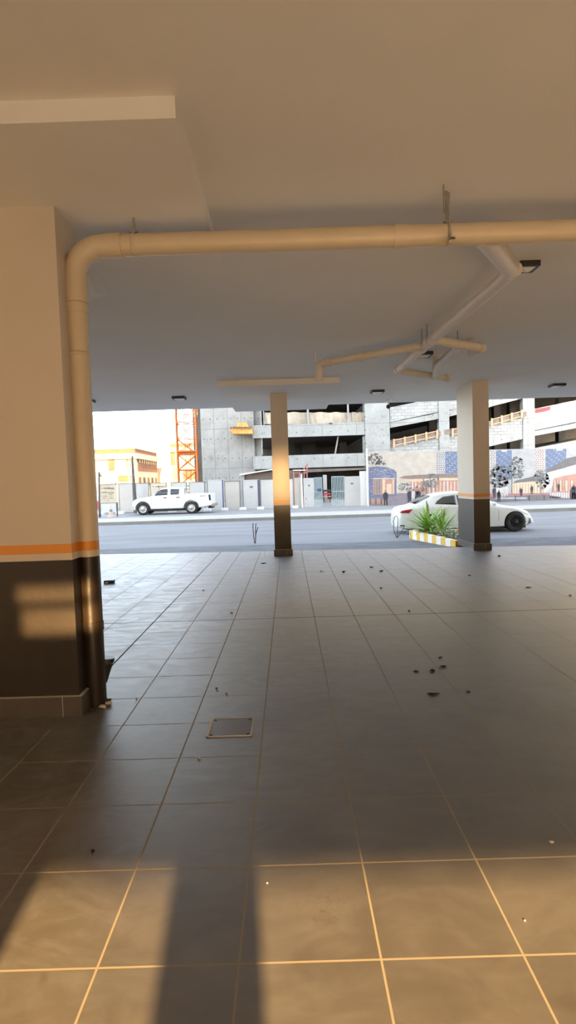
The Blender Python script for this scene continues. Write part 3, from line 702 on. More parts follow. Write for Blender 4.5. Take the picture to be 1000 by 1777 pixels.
side_panel(t, sy, [(u(3.5), u(17.2)), (u(10), u(17.2))], [(u(3.5), u(15)), (u(10), u(15))], M['black'], 'reflector', .008, 3, 2)
side_panel(t, sy, [(u(211), u(35.0)), (u(227), u(31.0))], [(u(214), u(33.6)), (u(231), u(27.0))], M['headlamp'], 'headlamp', .008, 6, 3)
side_panel(t, sy, [(u(229), u(23)), (u(233), u(22))], [(u(226.5), u(13.5)), (u(234), u(13))], M['frame'], 'fog_lamp_recess', .008, 3, 3)
for s in (1, -1):
    k = MB(); k.blob((u(163), s * .99, u(50.0)), (.07, .12, .075), M['carpaint'], 3, .03, 1, 2); k.box(u(163) - .02, u(163) + .02, min(s * .84, s * .96), max(s * .84, s * .96), u(47.6), u(49), M['black']); build(k, 'side_mirror', t)
k = MB(); k.box(u(20), u(225), -.62, .62, u(5.5), u(9), M['black']); build(k, 'underbody', t)

# ------------------------------------------------------------------ planter with plants
A = G(711, 933, SLOPE_Z + .02); B = Vector((rx0 - .06, rf.y + 1.27, -.05)); Cc = Vector((4.98, B.y, -.05)); D = Vector((5.7, A.y - .15, SLOPE_Z))
A.z = SLOPE_Z
t = thing('planter', 'low triangular planter with a yellow and white striped border beside the right pillar', 'planter', tuple(A))
k = MB(); n = 11; HH = .24
def wallseg(k, a, b, m, th=.12, top=None):
    d = (b - a); nrm = Vector((d.y, -d.x, 0)).normalized() * th
    za = top; k.add([(a.x, a.y, SLOPE_Z - .1), (b.x, b.y, SLOPE_Z - .1), (b.x + nrm.x, b.y + nrm.y, SLOPE_Z - .1), (a.x + nrm.x, a.y + nrm.y, SLOPE_Z - .1),
                     (a.x, a.y, top[0]), (b.x, b.y, top[1]), (b.x + nrm.x, b.y + nrm.y, top[1]), (a.x + nrm.x, a.y + nrm.y, top[0])],
                    [(0, 1, 2, 3), (4, 5, 6, 7), (0, 1, 5, 4), (1, 2, 6, 5), (2, 3, 7, 6), (3, 0, 4, 7)], m)
for i in range(n):
    a_, b_ = A.lerp(B, i / n), A.lerp(B, (i + 1) / n)
    wallseg(k, a_, b_, M['yellow' if i % 2 == 0 else 'white'], -.12, (.06 + .03 * i / n, .06 + .03 * (i + 1) / n))
for i in range(7):
    a_, b_ = D.lerp(A, i / 7), D.lerp(A, (i + 1) / 7); wallseg(k, a_, b_, M['yellow' if i % 2 else 'white'], -.12, (.06, .06))
build(k, 'border', t, 'yellow and white striped kerb border')
k = MB(); k.prism([Vector((v.x, v.y, -.02)) for v in (A + Vector((.1, -.08, 0)), B + Vector((.1, 0, 0)), Cc, D + Vector((0, -.1, 0)))], (0, 0, -.3), M['soil']); build(k, 'soil', t)
def frond(k, base, az, el, ln, wd, m, droop=.6, n=7, seed=0):
    d = Vector((math.cos(az), math.sin(az), 0)); pts = []; p = Vector(base); e = el
    for i in range(n + 1):
        pts.append(p.copy()); p = p + (d * math.cos(e) + Vector((0, 0, 1)) * math.sin(e)) * ln / n; e -= droop / n
    sd = Vector((-d.y, d.x, 0)); vs = []
    for i, q in enumerate(pts):
        f = i / n; w = wd * math.sin(PI * min(1, .12 + .88 * f)) + .002
        vs += [q - sd * w, q + Vector((0, 0, -w * .35)), q + sd * w]
    k.add(vs, [(i * 3 + j, i * 3 + j + 1, (i + 1) * 3 + j + 1, (i + 1) * 3 + j) for i in range(n) for j in (0, 1)], m, True)
def clump(name, label, base, n, ln, wd, el, seed, trunk=.12, m='leaf'):
    rnd = random.Random(seed); t = thing(name, label, 'plant', tuple(base))
    build(MB().tube([base - Vector((0, 0, .03)), base + Vector((0, 0, trunk))], [.035, .03], M['stem'], 8), 'stem', t)
    k = MB()
    for i in range(n):
        frond(k, base + Vector((0, 0, trunk * rnd.uniform(.4, 1))), rnd.uniform(0, 2 * PI), rnd.uniform(*el), ln * rnd.uniform(.7, 1.1), wd * rnd.uniform(.8, 1.2), M[m if rnd.random() < .7 else 'leafpale'], rnd.uniform(.3, 1.1), seed=i)
    build(k, 'leaves', t); return t
b1 = W(745, 922, 16.9); b1.z = -.03; clump('palm_plant', 'bushy bright green palm plant near the front corner of the striped planter', b1, 95, .98, .036, (.15, 1.5), 3)
b2 = W(768, 930, 16.1); b2.z = -.03; clump('palm_plant', 'slender upright palm plant in the planter, nearer the right pillar', b2, 34, .80, .026, (.5, 1.5), 5)
b3 = W(740, 915, 17.3); b3.z = -.03
t = thing('dead_frond_stalk', 'single upright dark spear leaf standing at the left of the bushy palm plant', 'plant', tuple(b3))
k = MB(); frond(k, b3, 2.9, 1.52, 1.12, .03, M['stem'], .05); frond(k, b3, .4, 1.5, .9, .025, M['leaf'], .1); build(k, 'spear_leaf', t)
b4 = W(788, 935, 15.3); b4.z = -.03; rnd = random.Random(9)
t = thing('flowering_shrub', 'low white-flowered leafy shrub in the planter right beside the pillar', 'shrub', tuple(b4))
k = MB(); fk = MB()
for i in range(420):
    q = b4 + Vector((rnd.uniform(-.45, .75), rnd.uniform(-.5, .6), rnd.uniform(.02, .42) * rnd.uniform(.5, 1)))
    az = rnd.uniform(0, 6.28); s_ = rnd.uniform(.035, .07); d = Vector((math.cos(az), math.sin(az), rnd.uniform(-.2, .8))) * s_; e = Vector((-d.y, d.x, 0)) * .35
    k.add([q, q + d * .5 + e, q + d, q + d * .5 - e], [(0, 1, 2, 3)], M['leafpale' if i % 3 else 'leaf'])
    if i < 34: fk.blob(q + Vector((0, 0, .08)), (.028, .028, .014), M['flower'], i, .3)
for i in range(14):
    q = b4 + Vector((rnd.uniform(-.35, .6), rnd.uniform(-.4, .5), 0)); k.tube([q - Vector((0, 0, .02)), q + Vector((rnd.uniform(-.1, .1), rnd.uniform(-.1, .1), rnd.uniform(.15, .36)))], .006, M['stem'], 5)
build(k, 'foliage', t); build(fk, 'flowers', t, 'small white blossoms')

# wire loops sticking out of the apron
def wires(name, label, paths, Y, r=.011):
    base = W(*paths[0][0], Y); t = MB(); 
    for p in paths: t.tube([W(x, y, Y + dy) for (x, y), dy in zip(p, [0] * len(p))], r, M['rust'], 8)
    return solo(t, name, label, 'wire')
wires('wire_loop', 'bent rusty wire loops sticking up left of the white sedan tail', [[(689, 934), (684, 922), (683, 905), (685, 897), (689, 895), (691, 900), (690, 915), (689.5, 934)], [(689, 934), (694, 927), (700, 918), (703, 912)]], 17.9)
wires('wire_loop', 'pair of upright rusty wires sticking up left of the middle pillar', [[(442, 943), (440.5, 930), (439, 915), (439.3, 908)], [(443.5, 943), (444, 928), (446, 920), (448, 915)], [(444, 928), (443.5, 918), (444.5, 908)]], 17.3, .013)

# ------------------------------------------------------------------ fence across the street
FY = 38.0
def panel(x0, y0, x1, y1, label, fm='frame', sm='sheet', left=True, right=True):
    base = W((x0 + x1) / 2, y1, FY); t = thing('fence_panel', label, 'fence panel', tuple(base), 'sheet metal fence panels')
    k = MB(); bpx(k, x0 + .8, y0 + .8, x1 - .8, y1 - .8, FY + .02, .03, M[sm]); build(k, 'sheet', t)
    k = MB(); bpx(k, x0, y0, x1, y0 + 1, FY, .06, M['sheet' if fm == 'navy' else fm]); bpx(k, x0, y1 - 1, x1, y1, FY, .06, M[fm])
    bpx(k, x0, y0, x0 + 1.0, y1, FY, .06, M['frame' if fm == 'navy' else fm]); bpx(k, x1 - (1.7 if fm == 'navy' else 1.2), y0, x1, y1, FY, .06, M[fm]); build(k, 'frame', t)
    k = MB()
    for xx in (x0 + 1.5, x1 - 2.5): bpx(k, xx, y1 - .5, xx + 1, y1 + 1.6, FY + .01, .04, M['frame'], zb=WALKZ - .02)
    build(k, 'foot', t)
    return t
tp = panel(173, 872, 205, 891, 'fence panel seen below the tan sign board')
panel(206, 838.5, 232, 890, 'tall fence panel between the tan sign board and the leaning dark post', sm='sheetwarm')
panel(235.5, 838, 259.5, 889.5, 'fence panel just right of the leaning dark post')
tposter = panel(261, 837.5, 290, 889, 'fence panel carrying the second tan notice above the pickup hood', sm='sheetwarm')
panel(297, 836.5, 325, 888, 'fence panel seen above the pickup rear window')
panel(328.5, 836, 356.5, 887.5, 'fence panel seen above the pickup bed, under the crane mast')
panel(360, 832.5, 388, 886.5, 'fence panel with a navy right edge, right behind the pickup tail', 'navy')
panel(390, 834.5, 417.5, 886, 'fence panel first to the right of the one behind the pickup tail', sm='sheetwarm')
pl = panel(421.5, 832.5, 449.5, 885, 'fence panel with a small dark emblem and a navy right edge', 'navy')
k = MB(); bpx(k, 433.5, 843.5, 439, 846.8, FY + .012, .008, M['frame']); build(k, 'emblem', pl, 'small grey emblem')
panel(452, 831.5, 482, 884.5, 'fence panel half hidden behind the left edge of the middle pillar')
panel(483, 830.5, 510, 883.5, 'fence panel mostly hidden, its edge right of the middle pillar')
pc = thing('fence_panel', 'narrow corrugated pale fence panel left of the white gate post', 'fence panel', tuple(W(517, 883, FY)), 'sheet metal fence panels')
k = MB(); xa, xb = W(511, 850, FY).x, W(522.5, 850, FY).x; zt_, zb_ = W(517, 829, FY).z, W(517, 883, FY).z; n = 24; vs = []
for lay in (0, .012):
    for i in range(n + 1):
        x = xa + (xb - xa) * i / n; y = FY + .03 + .015 * math.sin(i * PI / 2) + lay; vs += [(x, y, zb_), (x, y, zt_)]
k.add(vs, [(i * 2, i * 2 + 2, i * 2 + 3, i * 2 + 1) for i in range(n)] + [(2 * n + 2 + i * 2, 2 * n + 3 + i * 2, 2 * n + 5 + i * 2, 2 * n + 4 + i * 2) for i in range(n)] +
      [(i * 2 + 1, i * 2 + 3, 2 * n + 5 + i * 2, 2 * n + 3 + i * 2) for i in range(n)], M['sheetwarm']); build(k, 'sheet', pc)
build(MB().box(xa, xb, FY + .05, FY + .1, WALKZ - .02, zb_ + .1, M['frame']), 'foot', pc)
# tan notice on the fence and its second twin on posts
def ink_rows(k, x0, x1, rows, Y, seed):
    rnd = random.Random(seed)
    for y, h, segs in rows:
        for a_, b_ in segs:
            x = x0 + (x1 - x0) * a_; e = x0 + (x1 - x0) * b_
            while x < e:
                w_ = rnd.uniform(.35, .9); hh = h * rnd.uniform(.5, 1.0)
                bpx(k, x, y - hh / 2, min(x + w_, e), y + hh / 2, Y, .004, M['ink']); x += w_ + rnd.uniform(.12, .3)
k = MB(); bpx(k, 262, 838.5, 288, 858, FY + .008, .012, M['sign']); o = build(k, 'notice_board', tposter, 'tan printed notice')
k = MB(); ink_rows(k, 262, 288, [(844.5, 1.6, [(.1, .18), (.3, .58), (.62, .92)]), (847.8, .9, [(.5, .62)])], FY + .004, 4)
bpx(k, 274.8, 843, 276.4, 846, FY + .004, .004, M['ink']); bpx(k, 263.5, 851, 270, 857.5, FY + .005, .004, M['sheet']); build(k, 'lettering', o, 'small dark lettering')
SY = 33.6
t = thing('site_sign', 'tan construction notice board with small dark lettering on posts, left of the fence', 'sign', tuple(W(188, 893, SY)))
k = MB(); bpx(k, 172, 841, 202.5, 873, SY, .05, M['sign']); bd = build(k, 'board', t)
k = MB(); bpx(k, 171.5, 840, 203, 841.3, SY - .01, .07, M['frame']); bpx(k, 171.5, 872.6, 203, 873.6, SY - .01, .07, M['frame']); build(k, 'board_rim', t)
k = MB(); ink_rows(k, 172, 202.5, [(847.3, 1.9, [(.12, .18), (.25, .5), (.62, .88)]), (850, 1.0, [(.68, .86)]), (854.6, 1.3, [(.12, .46), (.52, .86)]), (857.5, 1.0, [(.56, .78)]), (861, 1.0, [(.12, .44), (.64, .78)]), (864.7, 1.1, [(.2, .36), (.56, .82)]), (868, 1.3, [(.13, .17), (.48, .53), (.84, .89)])], SY - .006, 11)
bpx(k, 188.4, 845.6, 190.2, 848.9, SY - .006, .004, M['ink']); build(k, 'lettering', bd, 'rows of small dark lettering')
for x in (172.5, 202):
    k = MB(); bpx(k, x - .9, 838, x + .9, 893, SY + .05, .08, M['post'], zb=WALKZ); build(k, 'post', t)
# poles
k = MB(); 
p = [W(172.5, 893, 33.2), W(172.3, 850, 33.2), W(172, 819, 33.2)]; p[0].z = WALKZ
k.tube(p, .055, M['post'], 10); k.tube([W(172, 819.5, 33.2), W(173.5, 824, 33.2), W(176, 827, 33.2)], .04, M['post'], 8)
solo(k, 'street_post', 'thin dark upright post with a hooked top, left of the tan sign board', 'post')
k = MB(); p = [W(236, 887, 37.2), W(233.5, 860, 37.2), W(231, 820, 37.2), W(229.5, 791, 37.2)]; p[0].z = WALKZ
k.tube(p, [.13, .12, .09, .06], M['post'], 10)
solo(k, 'leaning_post', 'tall dark post leaning slightly between two fence panels, left of the pickup', 'post')
# cone
p = W(192.7, 892.5, 33.0); p.z = WALKZ - .002
t = thing('traffic_cone', 'faded pale traffic cone standing under the tan sign board', 'traffic cone', tuple(p))
k = MB(); k.lathe(p, (0, 0, 1), [(.03, .15), (.25, .11), (.55, .055), (.7, .03), (.7, .001)], M['cone'], 20); build(k, 'cone_body', t)
build(MB().box(p.x - .2, p.x + .2, p.y - .2, p.y + .2, WALKZ - .002, WALKZ + .035, M['cone']), 'base', t)
k = MB(); k.lathe(p, (0, 0, 1), [(.34, .098), (.46, .077)], M['frame'], 20); build(k, 'band', t, 'dark band')
# foot blocks
for i, (x0, x1, yb, lab) in enumerate([(166, 179, 894.5, 'under the left end of the tan sign board'), (200, 214, 894, 'between the sign board and the tall fence panel'),
    (237.5, 245, 893, 'at the foot of the leaning dark post, by the pickup nose'), (290.5, 303, 892, 'seen under the pickup doors'), (353, 365.5, 891, 'seen under the pickup tail'), (384, 395, 890, 'at the navy panel edge right of the pickup'),
    (415.5, 427, 889, 'left of the panel with the dark emblem'), (446.5, 458, 888.5, 'under the navy edge of the emblem panel'), (508.5, 518, 887.5, 'just right of the middle pillar')]):
    k = MB(); xm = (x0 + x1) / 2; X0, X1 = W(x0, yb, 36.9).x, W(x1, yb, 36.9).x
    k.box(X0, X1, 37.0, 37.45, WALKZ - .01, WALKZ + .16, M['block'])
    solo(k, 'foot_block', 'white plaster foot block ' + lab, 'block', 'white foot blocks of the fence', bevel=.02)
# gate
def bars(k, x0, x1, y0, y1, n, m, Y, mid=True):
    for i in range(n):
        x = x0 + (x1 - x0) * i / (n - 1); X = W(x, (y0 + y1) / 2, Y).x
        k.tube([(X, Y + .03, W(x, y1, Y).z), (X, Y + .03, W(x, y0, Y).z)], .022, m, 6)
t = thing('metal_gate', 'left gate leaf with a plain sheet and darker blue bars, standing ajar', 'gate', tuple(W(543, 881, FY)), 'gate leaves')
k = MB(); bpx(k, 527, 829.5, 545, 880.5, FY, .04, M['sheet']); bpx(k, 535, 841, 538, 844, FY - .01, .012, M['frame']); bpx(k, 530.5, 864.5, 532, 866.5, FY - .01, .012, M['frame']); build(k, 'sheet', t)
k = MB(); bars(k, 545.5, 559, 829, 880, 8, M['gate'], FY); bpx(k, 545, 828.3, 559.5, 829.4, FY, .06, M['gate']); bpx(k, 545, 879.5, 559.5, 880.5, FY, .06, M['gate']); bpx(k, 545, 853, 559.5, 854, FY, .06, M['gate']); bpx(k, 558.5, 828.5, 559.6, 880, FY, .06, M['gate'])
build(k, 'bar_grille', t, 'blue grey vertical bars')
k = MB(); bpx(k, 551, 848, 558, 853, FY - .02, .1, M['navy']); build(k, 'lock_box', t, 'dark blue lock box')
t = thing('metal_gate', 'right gate leaf, pale vertical bars left of a plain sheet', 'gate', tuple(W(601, 880, FY)), 'gate leaves')
k = MB(); bpx(k, 598, 826.5, 625.5, 879.5, FY, .04, M['sheet']); bpx(k, 608.5, 837.8, 613.5, 840.5, FY - .01, .012, M['frame']); build(k, 'sheet', t)
k = MB(); bars(k, 576.5, 596.5, 827, 879.5, 9, M['gate'], FY); bpx(k, 576, 826.3, 598, 827.6, FY, .06, M['gate']); bpx(k, 576, 852, 598, 853.2, FY, .06, M['gate']); bpx(k, 576, 879, 598, 880.2, FY, .06, M['gate'])
build(k, 'bar_grille', t, 'pale blue vertical bars')
k = MB(); bpx(k, 522.8, 822.5, 525.6, 884.5, FY - .05, .15, M['white'], zb=WALKZ - .01); solo(k, 'gate_post', 'slim white post at the left of the gate', 'post')
k = MB(); bpx(k, 626, 817.5, 637.5, 880, FY - .1, .4, M['white'], zb=WALKZ - .01); solo(k, 'gate_pier', 'wide white pier between the gate and the printed hoarding', 'pier')

# ------------------------------------------------------------------ printed hoarding
HY = 37.4
t = thing('printed_hoarding', 'long printed hoarding showing plazas, towers, trees and strolling people across the street', 'hoarding', tuple(W(820, 877, HY)))
def PM(name, c): return P('print_' + name, tuple(min(.8, v * .80) for v in c), .6, var=.12, scale=2.5)
pr = {'sky': PM('sky', (.66, .61, .53)), 'skyg': PM('sky_grey', (.54, .55, .56)), 'stoneb': PM('blue_stone', (.19, .22, .34)), 'stonel': PM('pale_stone', (.48, .48, .55)),
      'tree': PM('tree', (.20, .21, .23)), 'tree2': PM('tree_green', (.26, .28, .28)), 'pink': PM('pink', (.60, .33, .26)), 'glow': PM('glow', (.82, .64, .46)), 'plaza': PM('plaza', (.30, .27, .32)),
      'tower': PM('tower_blue', (.20, .27, .42)), 'towerl': PM('tower_pale', (.62, .60, .57)), 'dark': PM('dark', (.045, .05, .07)), 'canopy': PM('canopy', (.32, .25, .22)), 'rose': PM('rose', (.45, .22, .24)), 'whitep': PM('white', (.72, .71, .70)), 'roofg': PM('roof_grey', (.20, .19, .20))}
k = MB(); k.prism([W(638.5, 785, HY), W(1090, 775, HY), W(1090, 869, HY), W(638.5, 880, HY)], (0, .12, 0), M['sheet']); build(k, 'board', t)
k = MB(); bpx(k, 636.8, 778, 639.4, 880, HY - .05, .15, M['white'], zb=WALKZ - .01); build(k, 'edge_post', t, 'thin white edge post')
k = MB(); LAY = [0]
def pp(pts, m, lay):
    Y = HY - .004 * lay; o = [W(x, y, Y) for x, y in pts]; k.prism(o, (0, -.002, 0), pr[m])
def pr_rect(x0, y0, x1, y1, m, lay): pp([(x0, y0), (x1, y0), (x1, y1), (x0, y1)], m, lay)
def slp(x): return 785 - (x - 638.5) * .0222      # top edge of the hoarding
def bsl(x): return 879.5 - (x - 638.5) * .0237
pp([(639.5, slp(640)), (851, slp(851)), (851, bsl(851)), (639.5, bsl(640))], 'sky', 1)
pp([(851, slp(851)), (1090, slp(1090)), (1090, bsl(1090)), (851, bsl(851))], 'skyg', 1)
rnd = random.Random(21)
def treeblob(cx, cy, rx, ry, m, lay, n=26):
    for i in range(int(n * 2.2)):
        a_ = rnd.uniform(0, 6.28); q = math.sqrt(rnd.random()); x, y = cx + math.cos(a_) * rx * q, cy + math.sin(a_) * ry * q
        r = rnd.uniform(.05, .13) * min(rx, ry) + .5; y = max(y, slp(x) + r + .3)
        pp([(x + math.cos(j * 1.047 + .3) * r * rnd.uniform(.5, 1.3), y + math.sin(j * 1.047 + .3) * r * rnd.uniform(.5, 1.2)) for j in range(6)], m, lay)
def person_print(x, y0, y1, m, lay, arms=True):
    h = y1 - y0; w = h * .14
    pp([(x + math.cos(a_ * .785) * h * .07, y0 + h * .07 + math.sin(a_ * .785) * h * .08) for a_ in range(8)], 'rose' if m == 'dark' else 'tree', lay)
    pp([(x - w * .5, y0 + h * .15), (x + w * .5, y0 + h * .15), (x + w * 1.05, y0 + h * .24), (x + w * .95, y0 + h * .52), (x + w * .8, y0 + h * .6), (x - w * .8, y0 + h * .6), (x - w * 1.0, y0 + h * .52), (x - w * 1.05, y0 + h * .24)], m, lay)
    pp([(x - w * .75, y0 + h * .58), (x - w * .05, y0 + h * .58), (x - w * .25, y1), (x - w * .75, y1)], m, lay)
    pp([(x + w * .05, y0 + h * .58), (x + w * .75, y0 + h * .58), (x + w * .9, y1), (x + w * .4, y1)], m, lay)
# first picture
pp([(640, 857), (851, 853), (851, bsl(851)), (640, bsl(640))], 'plaza', 2)
pp([(640, 858), (800, 856), (851, 858), (851, 862), (640, 864)], 'roofg', 2)
pp([(640, 811), (655, 809), (672, 811), (684, 815), (688.5, 820), (688.5, 860), (640, 866)], 'stoneb', 3)
for i in range(70):
    x = rnd.uniform(640.5, 684); y = rnd.uniform(814, 836 if x > 648 else 862); w_ = rnd.uniform(1.5, 4); pr_rect(x, y, x + w_, y + .9, 'stonel', 4)
pr_rect(648, 830.5, 685, 858, 'pink', 5); pr_rect(650, 832, 662, 856, 'canopy', 6); pr_rect(664, 832, 668.5, 857, 'glow', 6); pr_rect(671, 840, 680, 857, 'glow', 6); pr_rect(681.5, 832, 684, 857, 'glow', 6)
for x in (652, 656, 660): pr_rect(x, 833, x + .9, 855, 'stonel', 7)
pr_rect(648, 829.5, 686, 831, 'whitep', 7)
treeblob(650, 797, 14, 10, 'tree', 5, 40); treeblob(662, 803, 9, 5, 'tree', 5, 16)
for i in range(9): pr_rect(641.5 + i * 3.2, 866 + rnd.uniform(-1.5, 1), 644.2 + i * 3.2, 876 + rnd.uniform(-2, .5), 'pink' if i % 3 else 'tree', 8)
person_print(669.5, 850, 879, 'dark', 9)
for x, m_ in ((711, 'dark'), (717.5, 'whitep'), (722.5, 'dark'), (727, 'dark')): person_print(x, 848.5, 873.5, m_, 9)
pp([(692, 829)] + [(692 + 11 * i, 826.5 - 4 * math.sin(min(1, i / 7) * 1.5)) for i in range(1, 15)] + [(851, 829), (800, 829), (720, 833)], 'canopy', 5)
pp([(698, 832), (760, 829.5), (851, 829), (851, 832), (760, 834), (715, 836)], 'glow', 6)
pr_rect(713, 834, 851, 857, 'pink', 4)
for i in range(22): x = 715 + i * 6.1; pr_rect(x, 835, x + rnd.uniform(1, 2.5), 856, rnd.choice(['canopy', 'glow', 'whitep']), 5)
pr_rect(752, 855, 851, 858.5, 'dark', 7)
treeblob(703, 845, 12, 7, 'tree2', 7, 26); treeblob(748, 834, 15, 12, 'tree2', 7, 46); treeblob(733, 846, 12, 7, 'canopy', 6, 24)
for x in (740, 748, 756): pr_rect(x, 838, x + .9, 857, 'tree', 8)
pr_rect(757, 783, 773, 825.5, 'towerl', 3); pr_rect(773, 783.5, 812, 825.5, 'tower', 3)
for r_ in range(11):
    for c_ in range(4): pr_rect(758 + c_ * 3.8 + (r_ % 2) * 1.1, 784.5 + r_ * 3.7, 759.6 + c_ * 3.8 + (r_ % 2) * 1.1, 786.4 + r_ * 3.7, 'stoneb', 4)
    for c_ in range(7): pr_rect(775 + c_ * 4.4, 785.4 + r_ * 3.6, 777.8 + c_ * 4.4, 786.8 + r_ * 3.6, 'stonel' if (r_ + c_) % 3 else 'stoneb', 4)
pp([(692, 787.5), (698, 786), (700, 790.5), (694, 791.5)], 'whitep', 4); pp([(693.5, 788), (697, 787.2), (698, 789.8), (695, 790.4)], 'sky', 5)
# second picture
def tower(x0, x1, x2, y0, y1):
    pr_rect(x0, y0, x1, y1, 'towerl', 3); pr_rect(x1, y0, x2, y1, 'tower', 3)
    n_ = int((y1 - y0) / 3.4)
    for r_ in range(n_):
        for c_ in range(int((x1 - x0) / 4)): pr_rect(x0 + 1 + c_ * 4 + (r_ % 2) * 1.2, y0 + 1 + r_ * 3.4, x0 + 2.8 + c_ * 4 + (r_ % 2) * 1.2, y0 + 2.6 + r_ * 3.4, 'rose' if x0 > 900 else 'stoneb', 4)
        for c_ in range(int((x2 - x1) / 4.2)): pr_rect(x1 + 1 + c_ * 4.2, y0 + 1 + r_ * 3.4, x1 + 3.6 + c_ * 4.2, y0 + 2.3 + r_ * 3.4, ('stonel', 'stoneb', 'tower')[(r_ * 2 + c_) % 3], 4)
tower(851, 861, 888.5, 781.5, 832); pr_rect(871, 781.3, 880, 784, 'whitep', 5)
tower(928, 947, 983, 779, 826); pr_rect(966, 779, 977, 782, 'whitep', 5)
pr_rect(889, 836, 945, 858, 'glow', 3); pp([(895, 834), (945, 822), (945, 833), (889, 839)], 'roofg', 4)
for i in range(11): pr_rect(892 + i * 5, 840, 892.8 + i * 5, 857, 'canopy', 4)
treeblob(868, 828, 17, 24, 'tree', 6, 90); treeblob(897, 812, 13, 20, 'tree2', 6, 60); treeblob(941, 831, 13, 17, 'tree2', 6, 60)
pr_rect(888, 820, 889.6, 862, 'tree', 7); pr_rect(938.5, 826, 939.8, 858, 'tree', 7)
pp([(950, 815), (985, 795), (1010, 790), (1090, 776), (1090, 800), (1000, 806), (950, 820)], 'roofg', 5)
pp([(950, 820), (1000, 807), (1090, 795), (1090, 818), (1000, 822), (968, 828), (958, 845), (944, 856), (946, 838)], 'whitep', 6)
pp([(962, 830), (1000, 822), (1090, 814), (1090, 856), (958, 856)], 'pink', 7)
for i in range(26): pr_rect(960 + i * 5, 831, 960.8 + i * 5, 853, 'canopy', 8)
for i in range(12): pr_rect(963 + i * 9.5, 834, 966 + i * 9.5, 852, 'glow', 8)
pp([(851, 857), (1090, 853), (1090, bsl(1090)), (851, bsl(851))], 'rose', 9)
pp([(851, 863), (945, 858), (1000, 867), (1090, 867), (1090, bsl(1090)), (851, bsl(851))], 'roofg', 10)
pr_rect(955, 855, 988, 864, 'whitep', 10)
for i in range(8): pr_rect(957 + i * 4, 855, 958.3 + i * 4, 863.5, 'plaza', 11)
pr_rect(860, 863, 915, 866, 'stonel', 11); pr_rect(851, 869.5, 1090, 871.8, 'dark', 11)
for x in (894, 918, 944): pr_rect(x, 860, x + 1.4, 872, 'dark', 12)
for x, y0, y1, m_ in ((858, 845, 864, 'dark'), (864, 843, 862, 'whitep'), (869, 844, 862, 'whitep'), (874, 842, 862, 'whitep'), (879, 841, 860, 'whitep'), (905, 846, 861, 'dark'), (923.5, 842, 857, 'dark'), (970, 838, 853, 'dark'), (866, 850, 874, 'dark')): person_print(x, y0, y1, m_, 13)
pp([(990, 868), (990, 850), (994, 846), (1002, 846), (1004, 868)], 'dark', 13); person_print(996, 839, 866, 'dark', 13)
o = build(k, 'printed_image', t, 'printed picture of plazas, towers, trees and people')

# ------------------------------------------------------------------ parking structure under construction
BY = 52.0
t = thing('parking_structure', 'large unfinished grey concrete parking structure with open dark floors and a sloping ramp', 'building', tuple(W(640, 878, BY)))
def part(mb, name, label=None): return build(mb, name, t, label)
k = MB(); bpx(k, 347.5, 560, 440, 879, BY - .6, .6, M['conraw'], zb=-.2); part(k, 'shear_wall', 'grey shuttered concrete wall')
k = MB(); bpx(k, 440, 700, 455, 880, BY - .2, .5, M['conraw'], zb=-.2); part(k, 'column')
xl = W(440, 780, BY).x; xr = W(636, 780, BY).x
def spandrel(x0, y0, x1, y1, Y=BY - 1.2):
    k = MB(); bpx(k, x0, y0, x1, y1, Y, .25, M['con']); z0 = W((x0 + x1) / 2, y1, Y).z
    k.box(W(x0, y1, Y).x, W(x1, y1, Y).x, Y + .25, Y + 16, z0 + .02, z0 + .3, M['darkcon']); part(k, 'spandrel')
spandrel(438, 735.5, 636, 757.5); spandrel(440, 789, 636, 811.5)
zz = W(540, 698, BY - 1.2).z
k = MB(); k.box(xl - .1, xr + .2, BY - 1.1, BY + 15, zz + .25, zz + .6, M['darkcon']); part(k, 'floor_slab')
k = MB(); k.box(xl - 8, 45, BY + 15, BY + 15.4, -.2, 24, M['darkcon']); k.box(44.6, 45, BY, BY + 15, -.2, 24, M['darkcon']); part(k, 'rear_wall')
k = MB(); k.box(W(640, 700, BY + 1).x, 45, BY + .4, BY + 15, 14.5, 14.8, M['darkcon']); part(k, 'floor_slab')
for x0, x1, y0, y1 in ((533, 536.3, 700, 737), (603, 605.8, 698, 736), (453, 454.7, 700, 789), (457, 458.2, 700, 738), (630, 636, 757, 789)):
    k = MB(); bpx(k, x0, y0, x1, y1, BY - 1.0, .25, M['con']); part(k, 'column')
for x0, x1 in ((525, 548), (500, 512), (590, 602)):
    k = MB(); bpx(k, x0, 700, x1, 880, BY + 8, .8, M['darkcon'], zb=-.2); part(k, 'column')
k = MB(); bpx(k, 634.5, 640, 677, 880, BY - 1.3, 1.6, M['con'], zb=-.2); part(k, 'tower_column', 'wide pale concrete pier')
# ramp parapets
def band(pts, m, name='ramp_parapet', Y=BY - 1, th=.3, lab=None):
    k = MB(); ppx(k, pts, Y, th, M[m]); return part(k, name, lab)
band([(677, 707), (712, 700), (851, 668), (851, 697), (797, 709.5), (677, 733.5)], 'blocks')
band([(677, 733), (763, 714.5), (851, 697), (851, 706.5), (763, 726.5), (677, 742.5)], 'con', 'ramp_beam')
band([(851, 668), (908, 655), (908, 691), (851, 706)], 'con', 'ramp_beam')
band([(677, 768), (763, 749.5), (797, 741.5), (851, 730.5), (909, 717.5), (909, 750), (851, 762.5), (763, 783), (677, 800)], 'blocks')
band([(763, 783), (851, 762.5), (909, 750), (909, 761.5), (851, 774.5), (763, 795)], 'con', 'ramp_beam')
band([(928, 709.5), (1090, 675.5), (1090, 716), (928, 748)], 'blocks')
band([(928, 747), (1090, 714), (1090, 726), (928, 756.5)], 'con', 'ramp_beam')
band([(928, 778), (1090, 747), (1090, 830), (928, 830)], 'con', 'ramp_parapet')
